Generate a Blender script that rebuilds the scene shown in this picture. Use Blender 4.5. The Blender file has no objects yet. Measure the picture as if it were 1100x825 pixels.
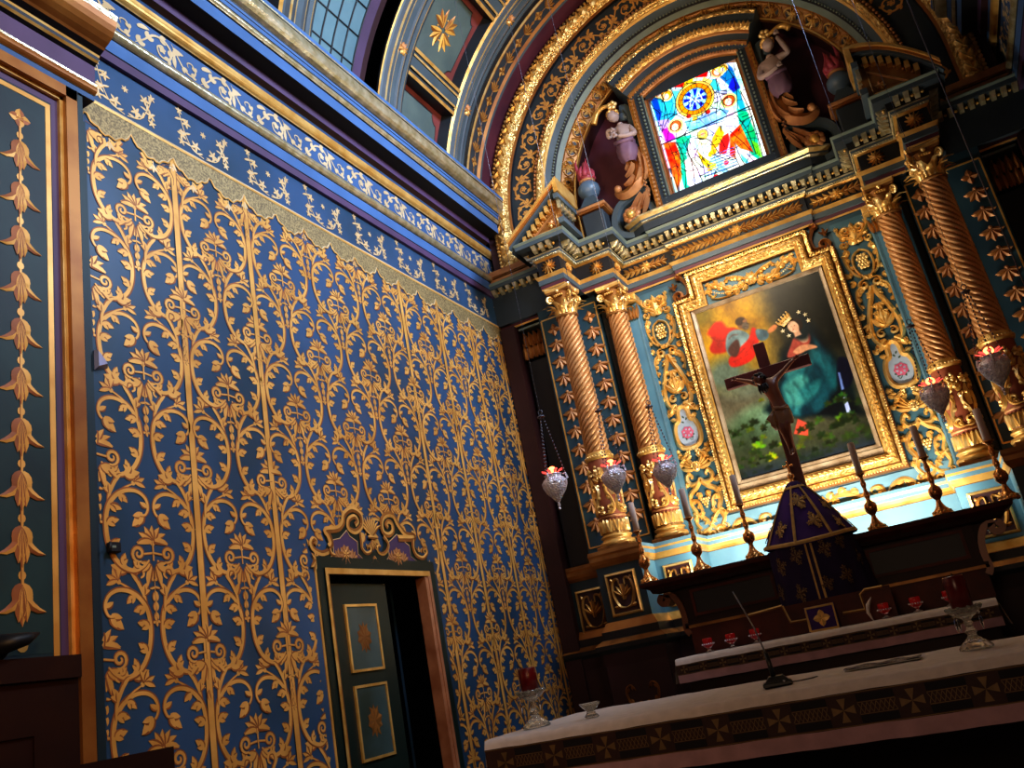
import bpy, math, random
import numpy as np
from mathutils import Vector, Matrix
random.seed(7)
PI = math.pi
SC = bpy.context.scene
COL = SC.collection
CAM = (3.1, 0.0, 1.5)
CX = 2.3            # axis of the church

# ---------------------------------------------------------------- camera
def cam_matrix():
    rx, ry, rz = 1.89883961, 0.18515711, 0.48117067
    return Matrix.Rotation(rz, 3, 'Z') @ Matrix.Rotation(ry, 3, 'Y') @ Matrix.Rotation(rx, 3, 'X')
RM = cam_matrix()
FPX = 931.7
def ray(x, y): return RM @ Vector(((x-550)/FPX, -(y-412.5)/FPX, -1))
def at_x(x, y, X):           # measured point on the plane X = const -> (y, z)
    r = ray(x, y); t = (X-CAM[0])/r.x
    return (CAM[1]+r.y*t, CAM[2]+r.z*t)
def at_y(x, y, Y):           # measured point on the plane Y = const -> (x, z)
    r = ray(x, y); t = Y/r.y
    return (CAM[0]+r.x*t, CAM[2]+r.z*t)
cd = bpy.data.cameras.new('camera'); cam = bpy.data.objects.new('camera', cd); COL.objects.link(cam)
cam.matrix_world = Matrix.Translation(CAM) @ RM.to_4x4()
cd.sensor_width = 36; cd.lens = FPX*36/1100; cd.clip_start = .05
SC.camera = cam

# ---------------------------------------------------------------- materials
MATS = {}
def mat(name, col, rough=.6, metal=0.0, var=.25, scale=6, bump=0, bscale=40, col2=None, emit=None, estr=0, trans=0, vcol=None, spec=.5, voro=False, detail=4):
    m = bpy.data.materials.new(name); m.use_nodes = True
    nt = m.node_tree; N = nt.nodes; L = nt.links
    b = N['Principled BSDF']
    b.inputs['Roughness'].default_value = rough; b.inputs['Metallic'].default_value = metal
    b.inputs['Specular IOR Level'].default_value = spec
    if trans: b.inputs['Transmission Weight'].default_value = trans; b.inputs['IOR'].default_value = 1.45
    tc = N.new('ShaderNodeTexCoord')
    if vcol:
        a = N.new('ShaderNodeAttribute'); a.attribute_name = vcol
        L.new(a.outputs['Color'], b.inputs['Base Color'])
        if estr: L.new(a.outputs['Color'], b.inputs['Emission Color']); b.inputs['Emission Strength'].default_value = estr
    else:
        n = N.new('ShaderNodeTexNoise'); n.inputs['Scale'].default_value = scale; n.inputs['Detail'].default_value = detail
        L.new(tc.outputs['Object'], n.inputs['Vector'])
        r = N.new('ShaderNodeValToRGB')
        c2 = col2 if col2 else tuple(c*(1-var) for c in col)
        r.color_ramp.elements[0].position = .35; r.color_ramp.elements[1].position = .65
        r.color_ramp.elements[0].color = (*c2, 1); r.color_ramp.elements[1].color = (*col, 1)
        L.new(n.outputs['Fac'], r.inputs['Fac']); L.new(r.outputs['Color'], b.inputs['Base Color'])
    if emit: b.inputs['Emission Color'].default_value = (*emit, 1); b.inputs['Emission Strength'].default_value = estr
    if bump:
        if voro:
            n2 = N.new('ShaderNodeTexVoronoi'); n2.feature = 'SMOOTH_F1'; out = n2.outputs['Distance']
        else:
            n2 = N.new('ShaderNodeTexNoise'); out = n2.outputs['Fac']
        n2.inputs['Scale'].default_value = bscale
        L.new(tc.outputs['Object'], n2.inputs['Vector'])
        bp = N.new('ShaderNodeBump'); bp.inputs['Strength'].default_value = bump; bp.inputs['Distance'].default_value = .01
        L.new(out, bp.inputs['Height']); L.new(bp.outputs['Normal'], b.inputs['Normal'])
    MATS[name] = m
    return m
mat('damask_blue', (.036,.085,.185), .38, var=.3, scale=1.1, col2=(.020,.050,.090), bump=.06, bscale=9, spec=.45)
mat('wall_blue', (.042,.105,.25), .5, scale=2, var=.25)
mat('blue_bright', (.06,.145,.34), .45, scale=3, var=.2)
mat('teal_dark', (.014,.035,.045), .5, scale=1.5, col2=(.008,.02,.032))
mat('teal_panel', (.016,.042,.045), .5, scale=2.2, col2=(.009,.02,.026))
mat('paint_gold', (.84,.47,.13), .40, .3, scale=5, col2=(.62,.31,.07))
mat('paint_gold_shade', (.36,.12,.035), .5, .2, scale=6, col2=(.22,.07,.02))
mat('paint_gold_pale', (.72,.56,.34), .45, .25, scale=4, col2=(.55,.40,.22))
mat('valance_gold', (.42,.31,.14), .5, .3, scale=90, col2=(.14,.10,.05), bump=.3, bscale=120)
mat('gold', (.82,.52,.17), .34, .5, scale=9, col2=(.62,.32,.07))
mat('gold_bright', (.92,.70,.33), .28, .55, scale=12, col2=(.75,.45,.13), bump=.25, bscale=60)
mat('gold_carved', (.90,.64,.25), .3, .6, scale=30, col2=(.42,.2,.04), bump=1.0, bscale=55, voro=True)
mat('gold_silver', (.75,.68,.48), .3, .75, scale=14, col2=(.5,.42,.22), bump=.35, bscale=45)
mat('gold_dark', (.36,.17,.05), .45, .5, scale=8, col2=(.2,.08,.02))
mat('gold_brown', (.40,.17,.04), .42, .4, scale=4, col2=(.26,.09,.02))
mat('copper', (.58,.29,.12), .5, .3, scale=10, col2=(.4,.17,.07))
mat('purple', (.085,.045,.11), .55, scale=3)
mat('maroon', (.10,.022,.038), .6, scale=3, col2=(.06,.014,.03))
mat('maroon_dark', (.035,.008,.012), .6, scale=3)
mat('coffer_red', (.23,.055,.05), .6, scale=5)
mat('slate', (.075,.105,.125), .55, scale=3, col2=(.05,.075,.095))
mat('slate_dark', (.035,.050,.065), .55, scale=4)
mat('slate_green', (.10,.14,.13), .6, scale=5, col2=(.075,.11,.11))
mat('sage', (.20,.25,.21), .5, scale=5)
mat('black_paint', (.008,.008,.012), .5, scale=5)
mat('void', (.004,.004,.006), .8, scale=5)
mat('altar_blue', (.10,.24,.33), .5, scale=4, col2=(.07,.18,.27))
mat('field_teal', (.025,.075,.11), .5, scale=3, col2=(.016,.05,.08))
mat('pale_blue', (.13,.26,.34), .5, scale=8, col2=(.09,.20,.28))
mat('door_green', (.010,.022,.018), .4, scale=3)
mat('jamb_marble', (.46,.20,.10), .4, scale=7, col2=(.30,.11,.05))
mat('dark_wood', (.030,.009,.005), .5, spec=.25, scale=5, col2=(.022,.007,.005), bump=.1, bscale=18)
mat('red_wood', (.095,.017,.008), .5, spec=.25, scale=6, col2=(.045,.010,.006))
mat('cross_wood', (.095,.012,.010), .45, scale=8)
mat('marble_floor', (.09,.08,.075), .25, scale=2)
mat('window_pane', (.10,.17,.20), .2, scale=2.5, col2=(.06,.11,.14), emit=(.10,.19,.26), estr=.55)
mat('lead', (.02,.02,.025), .5)
MATN = None
def M(n): return MATS[n]

# ---------------------------------------------------------------- mesh collector
class MB:
    def __init__(s): s.v = []; s.f = []; s.m = []; s.s = []; s.names = []
    def mi(s, n):
        if n not in s.names: s.names.append(n)
        return s.names.index(n)
    def add(s, V, F, m, smooth=False):
        b = len(s.v); s.v.extend(V); k = s.mi(m)
        for f in F: s.f.append(tuple(i+b for i in f)); s.m.append(k); s.s.append(smooth)
        return s
    def box(s, x0, x1, y0, y1, z0, z1, m):
        V = [(x,y,z) for z in (z0,z1) for y in (y0,y1) for x in (x0,x1)]
        return s.add(V, [(0,2,3,1),(4,5,7,6),(0,1,5,4),(2,6,7,3),(0,4,6,2),(1,3,7,5)], m)
    def bev(s, x0, x1, y0, y1, z0, z1, m, b=.01):
        # chamfered box
        V = []; F = []
        def ringz(z, i): return [(x0+i,y0,z),(x1-i,y0,z),(x1,y0+i,z),(x1,y1-i,z),(x1-i,y1,z),(x0+i,y1,z),(x0,y1-i,z),(x0,y0+i,z)]
        def inn(z, i): return [(min(max(x,x0+i),x1-i),min(max(y,y0+i),y1-i),z) for x,y,_ in ringz(z,i)]
        R = [inn(z0,b), ringz(z0+b,b), ringz(z1-b,b), inn(z1,b)]
        for r in R: V += r
        for k in range(3):
            for i in range(8): F.append((k*8+i, k*8+(i+1)%8, (k+1)*8+(i+1)%8, (k+1)*8+i))
        F.append(tuple(range(7,-1,-1))); F.append(tuple(range(24,32)))
        return s.add(V, F, m)
    def lathe(s, prof, m, c=(0,0,0), n=20, smooth=True, mods=None, a0=0, a1=2*PI, sx=1, sy=1):
        V = []; F = []; full = abs(a1-a0-2*PI) < 1e-6; nn = n if full else n+1
        for i,(r,z) in enumerate(prof):
            for k in range(nn):
                a = a0+(a1-a0)*k/n; rr = r*(mods(a, z, i) if mods else 1)
                V.append((c[0]+rr*math.cos(a)*sx, c[1]+rr*math.sin(a)*sy, c[2]+z))
        for i in range(len(prof)-1):
            for k in range(n):
                k2 = (k+1)%nn if full else k+1
                F.append((i*nn+k, i*nn+k2, (i+1)*nn+k2, (i+1)*nn+k))
        return s.add(V, F, m, smooth)
    def tube(s, P, r, m, n=8, smooth=True, cap=True):
        P = [Vector(p) for p in P]; R = r if isinstance(r,(list,tuple)) else [r]*len(P)
        V = []; F = []; up = None
        for i,p in enumerate(P):
            t = (P[min(i+1,len(P)-1)]-P[max(i-1,0)])
            if t.length < 1e-9: t = Vector((0,0,1))
            t.normalize()
            if up is None: up = Vector((0,0,1)) if abs(t.z) < .9 else Vector((1,0,0))
            a = t.cross(up)
            if a.length < 1e-6: a = t.cross(Vector((.3,1,.2)))
            a.normalize(); b = a.cross(t).normalized(); up = b
            for k in range(n):
                w = 2*PI*k/n; q = p+(a*math.cos(w)+b*math.sin(w))*R[i]; V.append(tuple(q))
        for i in range(len(P)-1):
            for k in range(n): F.append((i*n+k, i*n+(k+1)%n, (i+1)*n+(k+1)%n, (i+1)*n+k))
        if cap: F.append(tuple(range(n-1,-1,-1))); F.append(tuple(range((len(P)-1)*n, len(P)*n)))
        return s.add(V, F, m, smooth)
    def ball(s, c, r, m, nu=8, nv=5, sq=(1,1,1)):
        V = [(c[0],c[1],c[2]-r*sq[2])]; F = []
        for j in range(1,nv):
            p = PI*j/nv
            for i in range(nu):
                a = 2*PI*i/nu; V.append((c[0]+r*sq[0]*math.sin(p)*math.cos(a), c[1]+r*sq[1]*math.sin(p)*math.sin(a), c[2]-r*sq[2]*math.cos(p)))
        V.append((c[0],c[1],c[2]+r*sq[2])); T = len(V)-1
        for i in range(nu): F.append((0, 1+(i+1)%nu, 1+i)); F.append((T, T-nu+i, T-nu+(i+1)%nu))
        for j in range(nv-2):
            for i in range(nu): F.append((1+j*nu+i, 1+j*nu+(i+1)%nu, 1+(j+1)*nu+(i+1)%nu, 1+(j+1)*nu+i))
        return s.add(V, F, m, True)
    def poly(s, fn, P, m, h=0.0, smooth=False):   # flat polygon (fan-safe ngon) in a mapped plane
        return s.add([fn(u,v,h) for u,v in P], [tuple(range(len(P)))], m, smooth)
    def slab(s, fn, P, m, h0, h1, mside=None):
        n = len(P); V = [fn(u,v,h0) for u,v in P]+[fn(u,v,h1) for u,v in P]
        s.add(V, [tuple(range(n,2*n))], m)
        s.add(V, [(i,(i+1)%n,n+(i+1)%n,n+i) for i in range(n)], mside or m)
        return s
    def filt(s, keep):
        F=[];Mm=[];S=[]
        for f,m,sm in zip(s.f,s.m,s.s):
            n=len(f); c=[sum(s.v[i][k] for i in f)/n for k in range(3)]
            if keep(c): F.append(f);Mm.append(m);S.append(sm)
        s.f,s.m,s.s=F,Mm,S
        return s
    def build(s, name, parent=None, loc=(0,0,0)):
        me = bpy.data.meshes.new(name)
        ox,oy,oz = loc
        me.from_pydata([(x-ox,y-oy,z-oz) for x,y,z in s.v], [], s.f)
        for n in s.names: me.materials.append(MATS[n])
        me.polygons.foreach_set('material_index', s.m); me.polygons.foreach_set('use_smooth', s.s)
        me.update()
        o = bpy.data.objects.new(name, me); COL.objects.link(o)
        if parent: o.parent = parent
        o.location = loc
        return o

def thing(name, label, cat, loc=(0,0,0), rz=0, group=None, scale=None):
    o = bpy.data.objects.new(name, None); COL.objects.link(o); o.location = loc; o.rotation_euler = (0,0,rz)
    o.empty_display_size = .05
    o['label'] = label; o['category'] = cat
    if group: o['group'] = group
    if scale: o.scale = scale
    return o
def tag(o, label, cat, group=None, kind=None):
    if label: o['label'] = label
    if cat: o['category'] = cat
    if group: o['group'] = group
    if kind: o['kind'] = kind
    return o
def struct(o): o['kind'] = 'structure'; return o
def dup(o, loc, label=None, group=None, rz=None, scale=None):
    r = o.copy(); COL.objects.link(r); r.location = loc
    if rz is not None: r.rotation_euler = (0,0,rz)
    if scale: r.scale = scale
    if label: r['label'] = label
    if group: r['group'] = group
    for ch in [x for x in COL.objects if x.parent == o]:
        c = ch.copy(); COL.objects.link(c); c.parent = r
        for g in [x for x in COL.objects if x.parent == ch]:
            d = g.copy(); COL.objects.link(d); d.parent = c
    return r

# ---------------------------------------------------------------- 2D ornament helpers
def cr(P, n=6, closed=False):
    if len(P) < 3 and not closed: return [tuple(p) for p in P]
    out = []; L = len(P); rng = range(L) if closed else range(L-1)
    for i in rng:
        if closed: p0,p1,p2,p3 = P[(i-1)%L],P[i],P[(i+1)%L],P[(i+2)%L]
        else: p0,p1,p2,p3 = P[max(i-1,0)],P[i],P[i+1],P[min(i+2,L-1)]
        for k in range(n):
            t = k/n
            out.append(tuple(.5*((2*b)+(-a+c)*t+(2*a-5*b+4*c-d)*t*t+(-a+3*b-3*c+d)*t*t*t) for a,b,c,d in zip(p0,p1,p2,p3)))
    if not closed: out.append(tuple(P[-1]))
    return out
RC = [0]; WS = [1.0]
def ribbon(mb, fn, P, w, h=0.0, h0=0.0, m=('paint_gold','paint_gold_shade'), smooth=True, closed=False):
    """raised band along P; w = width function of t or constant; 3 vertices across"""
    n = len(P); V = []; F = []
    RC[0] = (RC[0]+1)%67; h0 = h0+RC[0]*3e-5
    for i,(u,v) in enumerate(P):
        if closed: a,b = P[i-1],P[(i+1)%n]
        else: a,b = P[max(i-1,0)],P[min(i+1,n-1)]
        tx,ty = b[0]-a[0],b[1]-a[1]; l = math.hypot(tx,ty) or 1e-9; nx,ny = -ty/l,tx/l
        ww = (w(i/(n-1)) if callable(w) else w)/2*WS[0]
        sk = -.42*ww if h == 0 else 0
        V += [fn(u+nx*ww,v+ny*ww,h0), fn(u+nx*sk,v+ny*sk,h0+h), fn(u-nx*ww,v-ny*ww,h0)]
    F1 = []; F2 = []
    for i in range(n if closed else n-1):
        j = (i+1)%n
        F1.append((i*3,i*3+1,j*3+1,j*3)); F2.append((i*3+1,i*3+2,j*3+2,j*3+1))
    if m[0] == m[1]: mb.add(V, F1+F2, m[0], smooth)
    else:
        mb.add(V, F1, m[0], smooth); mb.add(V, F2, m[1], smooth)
def taper(w, a=.25, b=.25, p=.7):
    return lambda t: w*min(1, a+(1-a)*min(1,t*5))*min(1, b+(1-b)*(1-t)**p*1.6)
def leafw(w): return lambda t: w*(math.sin(PI*min(1,.12+.88*t))**.8)+w*.04
def lobe(mb, fn, u, v, ang, L, w, bend=.6, h=0.0, h0=0.0, m=('paint_gold','paint_gold_shade'), n=5):
    P = []; a = ang; x,y = u,v
    for i in range(n+1):
        P.append((x,y)); x += math.cos(a)*L/n; y += math.sin(a)*L/n; a += bend/n
    ribbon(mb, fn, P, leafw(w), h, h0, m)
def acanthus(mb, fn, P, w, L, nl, side=1, h=0.0, h0=0.0, m=('paint_gold','paint_gold_shade'), t0=.06, t1=.85, ang=.75, n=5, both=False, lw=.55):
    Q = cr(P, n); ribbon(mb, fn, Q, taper(w), h, h0, m)
    N = len(Q)
    for k in range(nl):
        t = t0+(t1-t0)*k/max(1,nl-1); i = min(N-2,int(t*(N-1)))
        a = math.atan2(Q[i+1][1]-Q[i][1], Q[i+1][0]-Q[i][0])
        l = L*(1-.45*t)
        for sd in ((side,-side) if both else (side,)):
            nx,ny = -math.sin(a)*sd*w*.25, math.cos(a)*sd*w*.25
            lobe(mb, fn, Q[i][0]+nx, Q[i][1]+ny, a+sd*ang, l, l*lw, -sd*.9, h*.8, h0, m)
            lobe(mb, fn, Q[i][0]+nx, Q[i][1]+ny, a+sd*ang*.45, l*.75, l*lw*.75, -sd*.5, h*.6, h0, m)
def spiral(cx, cy, r0, r1, a0, turns, n=18):
    return [(cx+(r0+(r1-r0)*i/n)*math.cos(a0+turns*2*PI*i/n), cy+(r0+(r1-r0)*i/n)*math.sin(a0+turns*2*PI*i/n)) for i in range(n+1)]
def flower(mb, fn, u, v, r, k=5, h=0.0, h0=0.0, m=('paint_gold','paint_gold_shade'), a0=0.3, w=.75, ctr=None):
    for i in range(k): lobe(mb, fn, u, v, a0+2*PI*i/k, r, r*w, .0, h, h0, m, 4)
    if ctr: mb.slab(fn, [(u+r*.25*math.cos(a),v+r*.25*math.sin(a)) for a in [2*PI*j/8 for j in range(8)]], ctr, h0, h0+h*1.5+.001)
def fan(mb, fn, u, v, r, k, a0, a1, h=0.0, h0=0.0, m=('paint_gold','paint_gold_shade'), w=.4, mid=1.0):
    for i in range(k):
        t = i/(k-1)*2-1; a = a0+(a1-a0)*i/(k-1)
        lobe(mb, fn, u, v, a, r*(mid+(1-mid)*abs(t)), r*w, .5*t*(-1 if a1<a0 else 1), h, h0, m, 4)
def mirror(fn): return lambda u,v,h: fn(-u,v,h)
def off(fn, du, dv, s=1, rot=0):
    c,sn = math.cos(rot)*s, math.sin(rot)*s
    return lambda u,v,h: fn(du+u*c-v*sn, dv+u*sn+v*c, h)

# sweeps -------------------------------------------------------------
def extrude_y(mb, prof, y0, y1, mirrorx=None, z=None):
    """prof: list of (p, z, mat of the strip to the next point)"""
    for (a,b) in zip(prof[:-1], prof[1:]):
        V = []
        for y in (y0,y1):
            for q in (a,b):
                x = q[0] if mirrorx is None else mirrorx-q[0]
                V.append((x,y,q[1]))
        mb.add(V, [(0,1,3,2)], a[2])
def arcprof(c0, c1, bulge, m, n=5):
    """rounded strip between two profile points"""
    out = []; dx,dy = c1[0]-c0[0], c1[1]-c0[1]; l = math.hypot(dx,dy); nx,ny = dy/l,-dx/l
    for i in range(n):
        t = i/n; b = math.sin(PI*t)*bulge
        out.append((c0[0]+dx*t+nx*b, c0[1]+dy*t+ny*b, m))
    return out
def ring(mb, prof, a0, a1, cz, n=48, cx=CX, smooth=False):
    """prof: (r, y, mat) swept round a horizontal Y axis; angle from -X upward"""
    for (p,q) in zip(prof[:-1], prof[1:]):
        V = []; F = []
        for i in range(n+1):
            a = a0+(a1-a0)*i/n
            for w in (p,q): V.append((cx-w[0]*math.cos(a), w[1], cz+w[0]*math.sin(a)))
        for i in range(n): F.append((2*i,2*i+1,2*i+3,2*i+2))
        mb.add(V, F, p[2], smooth)
def ringmap(r0, y0, cz, cx=CX, a_ref=0):
    """u = arc length along the ring, v = radial offset, h toward the viewer (-Y)"""
    def fn(u,v,h):
        a = u/r0+a_ref; r = r0+v
        return (cx-r*math.cos(a), y0-h, cz+r*math.sin(a))
    return fn
def sweep_plan(mb, path, prof, smooth=False, mfun=None):
    """prof (p, z, mat) swept along a plan polyline, offset p to the viewer's side, mitred"""
    n = len(path); nor = []
    for i in range(n-1):
        dx,dy = path[i+1][0]-path[i][0], path[i+1][1]-path[i][1]; l = math.hypot(dx,dy); nor.append((dy/l,-dx/l))
    def offp(i,p):
        if i == 0: nx,ny = nor[0]; k = 1
        elif i == n-1: nx,ny = nor[-1]; k = 1
        else:
            nx,ny = nor[i-1][0]+nor[i][0], nor[i-1][1]+nor[i][1]; l2 = nx*nx+ny*ny; k = 2/l2 if l2 > 1e-6 else 1
        return (path[i][0]+nx*p*k, path[i][1]+ny*p*k)
    for (a,b) in zip(prof[:-1], prof[1:]):
        V = []
        for i in range(n):
            for q in (a,b):
                x,y = offp(i,q[0]); V.append((x,y,q[1]))
        if mfun:
            for i in range(n-1): mb.add(V[2*i:2*i+4], [(0,2,3,1)], mfun(i,a[2]), smooth)
        else: mb.add(V, [(2*i,2*i+2,2*i+3,2*i+1) for i in range(n-1)], a[2], smooth)
# ================================================================ SETTING: walls, floor, vault
YW = 7.3
def planeL(p=0.0):
    return lambda u,v,h: (p+.002+h, u, v)
def planeR(p=0.0):
    return lambda u,v,h: (4.6-p-.002-h, u, v)
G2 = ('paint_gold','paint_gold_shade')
GP = ('paint_gold_pale','paint_gold')

def acleaf(mb, fn, u, v, a, L, m, sd):
    """three tipped leaf curling off a stem"""
    lobe(mb, fn, u, v, a, L, L*.55, sd*.55, m=m, n=5)
    lobe(mb, fn, u, v, a+sd*.60, L*.66, L*.40, sd*.5, m=m, n=4)
    lobe(mb, fn, u, v, a-sd*.45, L*.70, L*.40, sd*.9, m=m, n=4)
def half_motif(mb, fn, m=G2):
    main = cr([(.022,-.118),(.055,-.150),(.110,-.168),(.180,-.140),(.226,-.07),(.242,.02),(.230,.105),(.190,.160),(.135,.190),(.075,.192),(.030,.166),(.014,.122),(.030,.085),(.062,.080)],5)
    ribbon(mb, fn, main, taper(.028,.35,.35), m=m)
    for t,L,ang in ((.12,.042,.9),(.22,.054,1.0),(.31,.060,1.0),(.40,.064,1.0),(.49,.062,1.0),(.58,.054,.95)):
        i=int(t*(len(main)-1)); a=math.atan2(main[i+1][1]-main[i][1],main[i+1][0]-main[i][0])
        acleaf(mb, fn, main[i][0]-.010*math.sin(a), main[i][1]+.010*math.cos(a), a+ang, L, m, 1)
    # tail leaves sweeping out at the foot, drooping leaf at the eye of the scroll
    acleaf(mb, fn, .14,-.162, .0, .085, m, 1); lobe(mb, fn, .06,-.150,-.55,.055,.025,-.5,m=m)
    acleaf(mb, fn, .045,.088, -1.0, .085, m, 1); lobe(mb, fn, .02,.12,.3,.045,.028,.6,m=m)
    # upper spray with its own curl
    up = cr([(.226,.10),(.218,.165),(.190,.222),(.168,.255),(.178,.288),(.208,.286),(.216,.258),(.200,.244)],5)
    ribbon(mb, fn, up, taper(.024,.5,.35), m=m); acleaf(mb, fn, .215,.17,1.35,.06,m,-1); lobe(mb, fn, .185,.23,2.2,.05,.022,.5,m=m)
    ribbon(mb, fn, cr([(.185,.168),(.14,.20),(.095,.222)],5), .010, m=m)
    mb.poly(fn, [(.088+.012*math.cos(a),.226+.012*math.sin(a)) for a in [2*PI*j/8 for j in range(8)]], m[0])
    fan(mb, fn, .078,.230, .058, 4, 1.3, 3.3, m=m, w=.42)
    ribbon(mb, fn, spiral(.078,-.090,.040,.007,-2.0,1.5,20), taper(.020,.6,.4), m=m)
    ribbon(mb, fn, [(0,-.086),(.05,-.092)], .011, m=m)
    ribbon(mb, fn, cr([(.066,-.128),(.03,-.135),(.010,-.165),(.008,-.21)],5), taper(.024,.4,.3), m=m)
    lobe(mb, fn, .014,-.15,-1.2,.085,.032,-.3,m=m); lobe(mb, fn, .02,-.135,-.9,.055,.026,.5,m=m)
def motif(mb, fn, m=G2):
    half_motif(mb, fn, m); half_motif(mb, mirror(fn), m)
    fan(mb, fn, 0,-.035, .088, 7, .12, PI-.12, m=m, w=.36, mid=.85)
    lobe(mb, fn, -.012,-.03,PI,.075,.03,.6,m=m); lobe(mb, fn, .012,-.03,0,.075,.03,-.6,m=m)
    ribbon(mb, fn, [(0,-.03),(0,-.12)], .010, m=m)
    mb.poly(fn, [(.012*math.cos(a),-.045+.009*math.sin(a)) for a in [2*PI*j/8 for j in range(8)]], m[0])
    # hanging husks below
    for v,s in ((-.255,1),(-.30,.9),(-.345,.8)):
        for sd in (-1,1): lobe(mb, fn, 0,v, -PI/2+sd*.5, .045*s, .020*s, -sd*.9, m=m, n=4)
    ribbon(mb, fn, [(0,-.20),(0,-.40)], .005, m=m)
    for sd in (-1,1):
        lobe(mb, fn, 0,-.235,-PI/2+sd*1.2,.03,.014,sd*.4,m=m,n=4)
    fan(mb, fn, 0,-.385,.022,4,0,1.5*PI,m=m,w=.7)

def scallop(y):
    ph = (y-3.035)/.2725
    return 4.585-(.055+.085*abs(math.sin(PI*ph))**.7+.018*math.sin(2*PI*ph*2)**2)
DOOR = (3.95,4.98,2.235)     # opening y0, y1, top
def wall_pattern(mb, pl, door=True, y0=2.40, y1=7.3):
    fn = pl(0)
    mb.add([fn(2.38,0,.0),fn(2.49,0,.0),fn(2.49,4.45,.0),fn(2.38,4.45,.0)],[(0,1,2,3)],'teal_dark')
    stripes = [3.035+.545*k for k in range(-1,9)]
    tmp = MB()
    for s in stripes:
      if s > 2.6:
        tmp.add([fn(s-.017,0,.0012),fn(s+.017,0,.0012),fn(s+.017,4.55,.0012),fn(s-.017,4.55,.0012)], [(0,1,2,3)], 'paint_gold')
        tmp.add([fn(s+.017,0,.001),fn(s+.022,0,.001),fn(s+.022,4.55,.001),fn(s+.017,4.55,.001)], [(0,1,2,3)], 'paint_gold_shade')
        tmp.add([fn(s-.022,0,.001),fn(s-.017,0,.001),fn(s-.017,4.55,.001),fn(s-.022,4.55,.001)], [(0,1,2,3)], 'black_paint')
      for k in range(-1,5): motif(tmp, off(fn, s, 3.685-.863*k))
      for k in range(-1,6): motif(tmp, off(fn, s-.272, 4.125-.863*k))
    def keep(c):
        y,z = c[1],c[2]
        if y < 2.495 or y > y1 or z < 0: return False
        if z > scallop(y)-.02: return False
        if door and 3.80 < y < 5.12 and z < 2.40: return False
        return True
    tmp.filt(keep)
    for n in tmp.names: mb.mi(n)
    b = len(mb.v); mb.v.extend(tmp.v)
    for f,m,s in zip(tmp.f,tmp.m,tmp.s): mb.f.append(tuple(i+b for i in f)); mb.m.append(mb.mi(tmp.names[m])); mb.s.append(s)
    # valance
    N = int((y1-y0)/.02); V=[]; F=[]
    for i in range(N+1):
        y = y0+(y1-y0)*i/N; V += [fn(y,scallop(y),.002), fn(y,4.60,.002)]
    mb.add(V, [(2*i,2*i+2,2*i+3,2*i+1) for i in range(N)], 'valance_gold')
    ribbon(mb, fn, [(y0+(y1-y0)*i/N, scallop(y0+(y1-y0)*i/N)) for i in range(N+1)], .014, .003, .003, m=('paint_gold_pale','paint_gold'))
    ribbon(mb, fn, [(y0,4.605),(y1,4.605)], .022, .003, .003, m=('paint_gold_pale','paint_gold'))
    # tassels under the valance
    for k in range(-2,18):
        y = 3.035+.1362+.2725*k
        if y0+.05 < y < y1-.05:
            for off_ in (0,):
                zt = scallop(y)-.015
                ribbon(mb, fn, [(y-.0,zt),(y,zt-.03)], .006, m=GP)
                fan(mb, fn, y,zt-.025,.05,3,-PI/2-.5,-PI/2+.5,m=GP,w=.35)
        y2 = y+.1362
        if y0+.05 < y2 < y1-.05 and k % 2:
            fan(mb, fn, y2, scallop(y2)-.05,.05,3,-PI/2-.4,-PI/2+.4,m=GP,w=.4)
    # sprigs of flowers above the valance
    for k in range(-2,9):
        yb = 2.74+.545*k
        if yb < y0-.2 or yb > y1-.1: continue
        q = MB()
        for sd,dy,H in ((-1,-.04,.235),(1,.04,.20)):
            path = cr([(yb+dy*.2,4.635),(yb+dy+sd*.05,4.66),(yb+dy+sd*.10,4.74),(yb+dy+sd*.135,4.63+H)],5)
            ribbon(q, fn, path, .006, m=GP)
            for (t,du,dv,r) in ((.35,-.025,.03,.036),(.6,.03,.0,.036),(.8,-.03,.02,.034),(1,.0,.012,.026),(.5,.055,-.015,.028)):
                p = path[min(len(path)-1,int(t*(len(path)-1)))]
                flower(q, fn, p[0]+du*sd, p[1]+dv, r*1.05, 5, a0=t*3, m=GP, w=.42)
            for t in (.2,.45,.7,.9):
                p = path[int(t*(len(path)-1))]
                lobe(q, fn, p[0],p[1], PI/2-sd*.9+t, .05,.016, .3, m=GP, n=4); lobe(q, fn, p[0],p[1], PI/2+sd*1.3, .045,.014, .3, m=GP, n=4)
        flower(q, fn, yb, 4.80, .024, 6, m=GP, w=.4)
        q.filt(lambda c: y0 < c[1] < y1)
        b = len(mb.v); mb.v.extend(q.v)
        for f,m,s in zip(q.f,q.m,q.s): mb.f.append(tuple(i+b for i in f)); mb.m.append(mb.mi(q.names[m])); mb.s.append(s)

PX = 4.6
def make_side_wall(name, mx, door):
    mb = MB()
    X = (lambda x: x) if mx is None else (lambda x: mx-x)
    def bx(x0,x1,y0,y1,z0,z1,m):
        a,b = sorted((X(x0),X(x1))); mb.box(a,b,y0,y1,z0,z1,m)
    if door:
        bx(-.30,0,-2.5,DOOR[0],0,6.2,'damask_blue'); bx(-.30,0,DOOR[1],YW,0,6.2,'damask_blue'); bx(-.30,0,DOOR[0],DOOR[1],DOOR[2],6.2,'damask_blue')
    else: bx(-.30,0,-2.5,YW,0,6.2,'damask_blue')
    wall_pattern(mb, planeL if mx is None else planeR, door)
    return struct(mb.build(name))
make_side_wall('wall_left', None, True)
make_side_wall('wall_right', 4.6, False)

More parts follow.
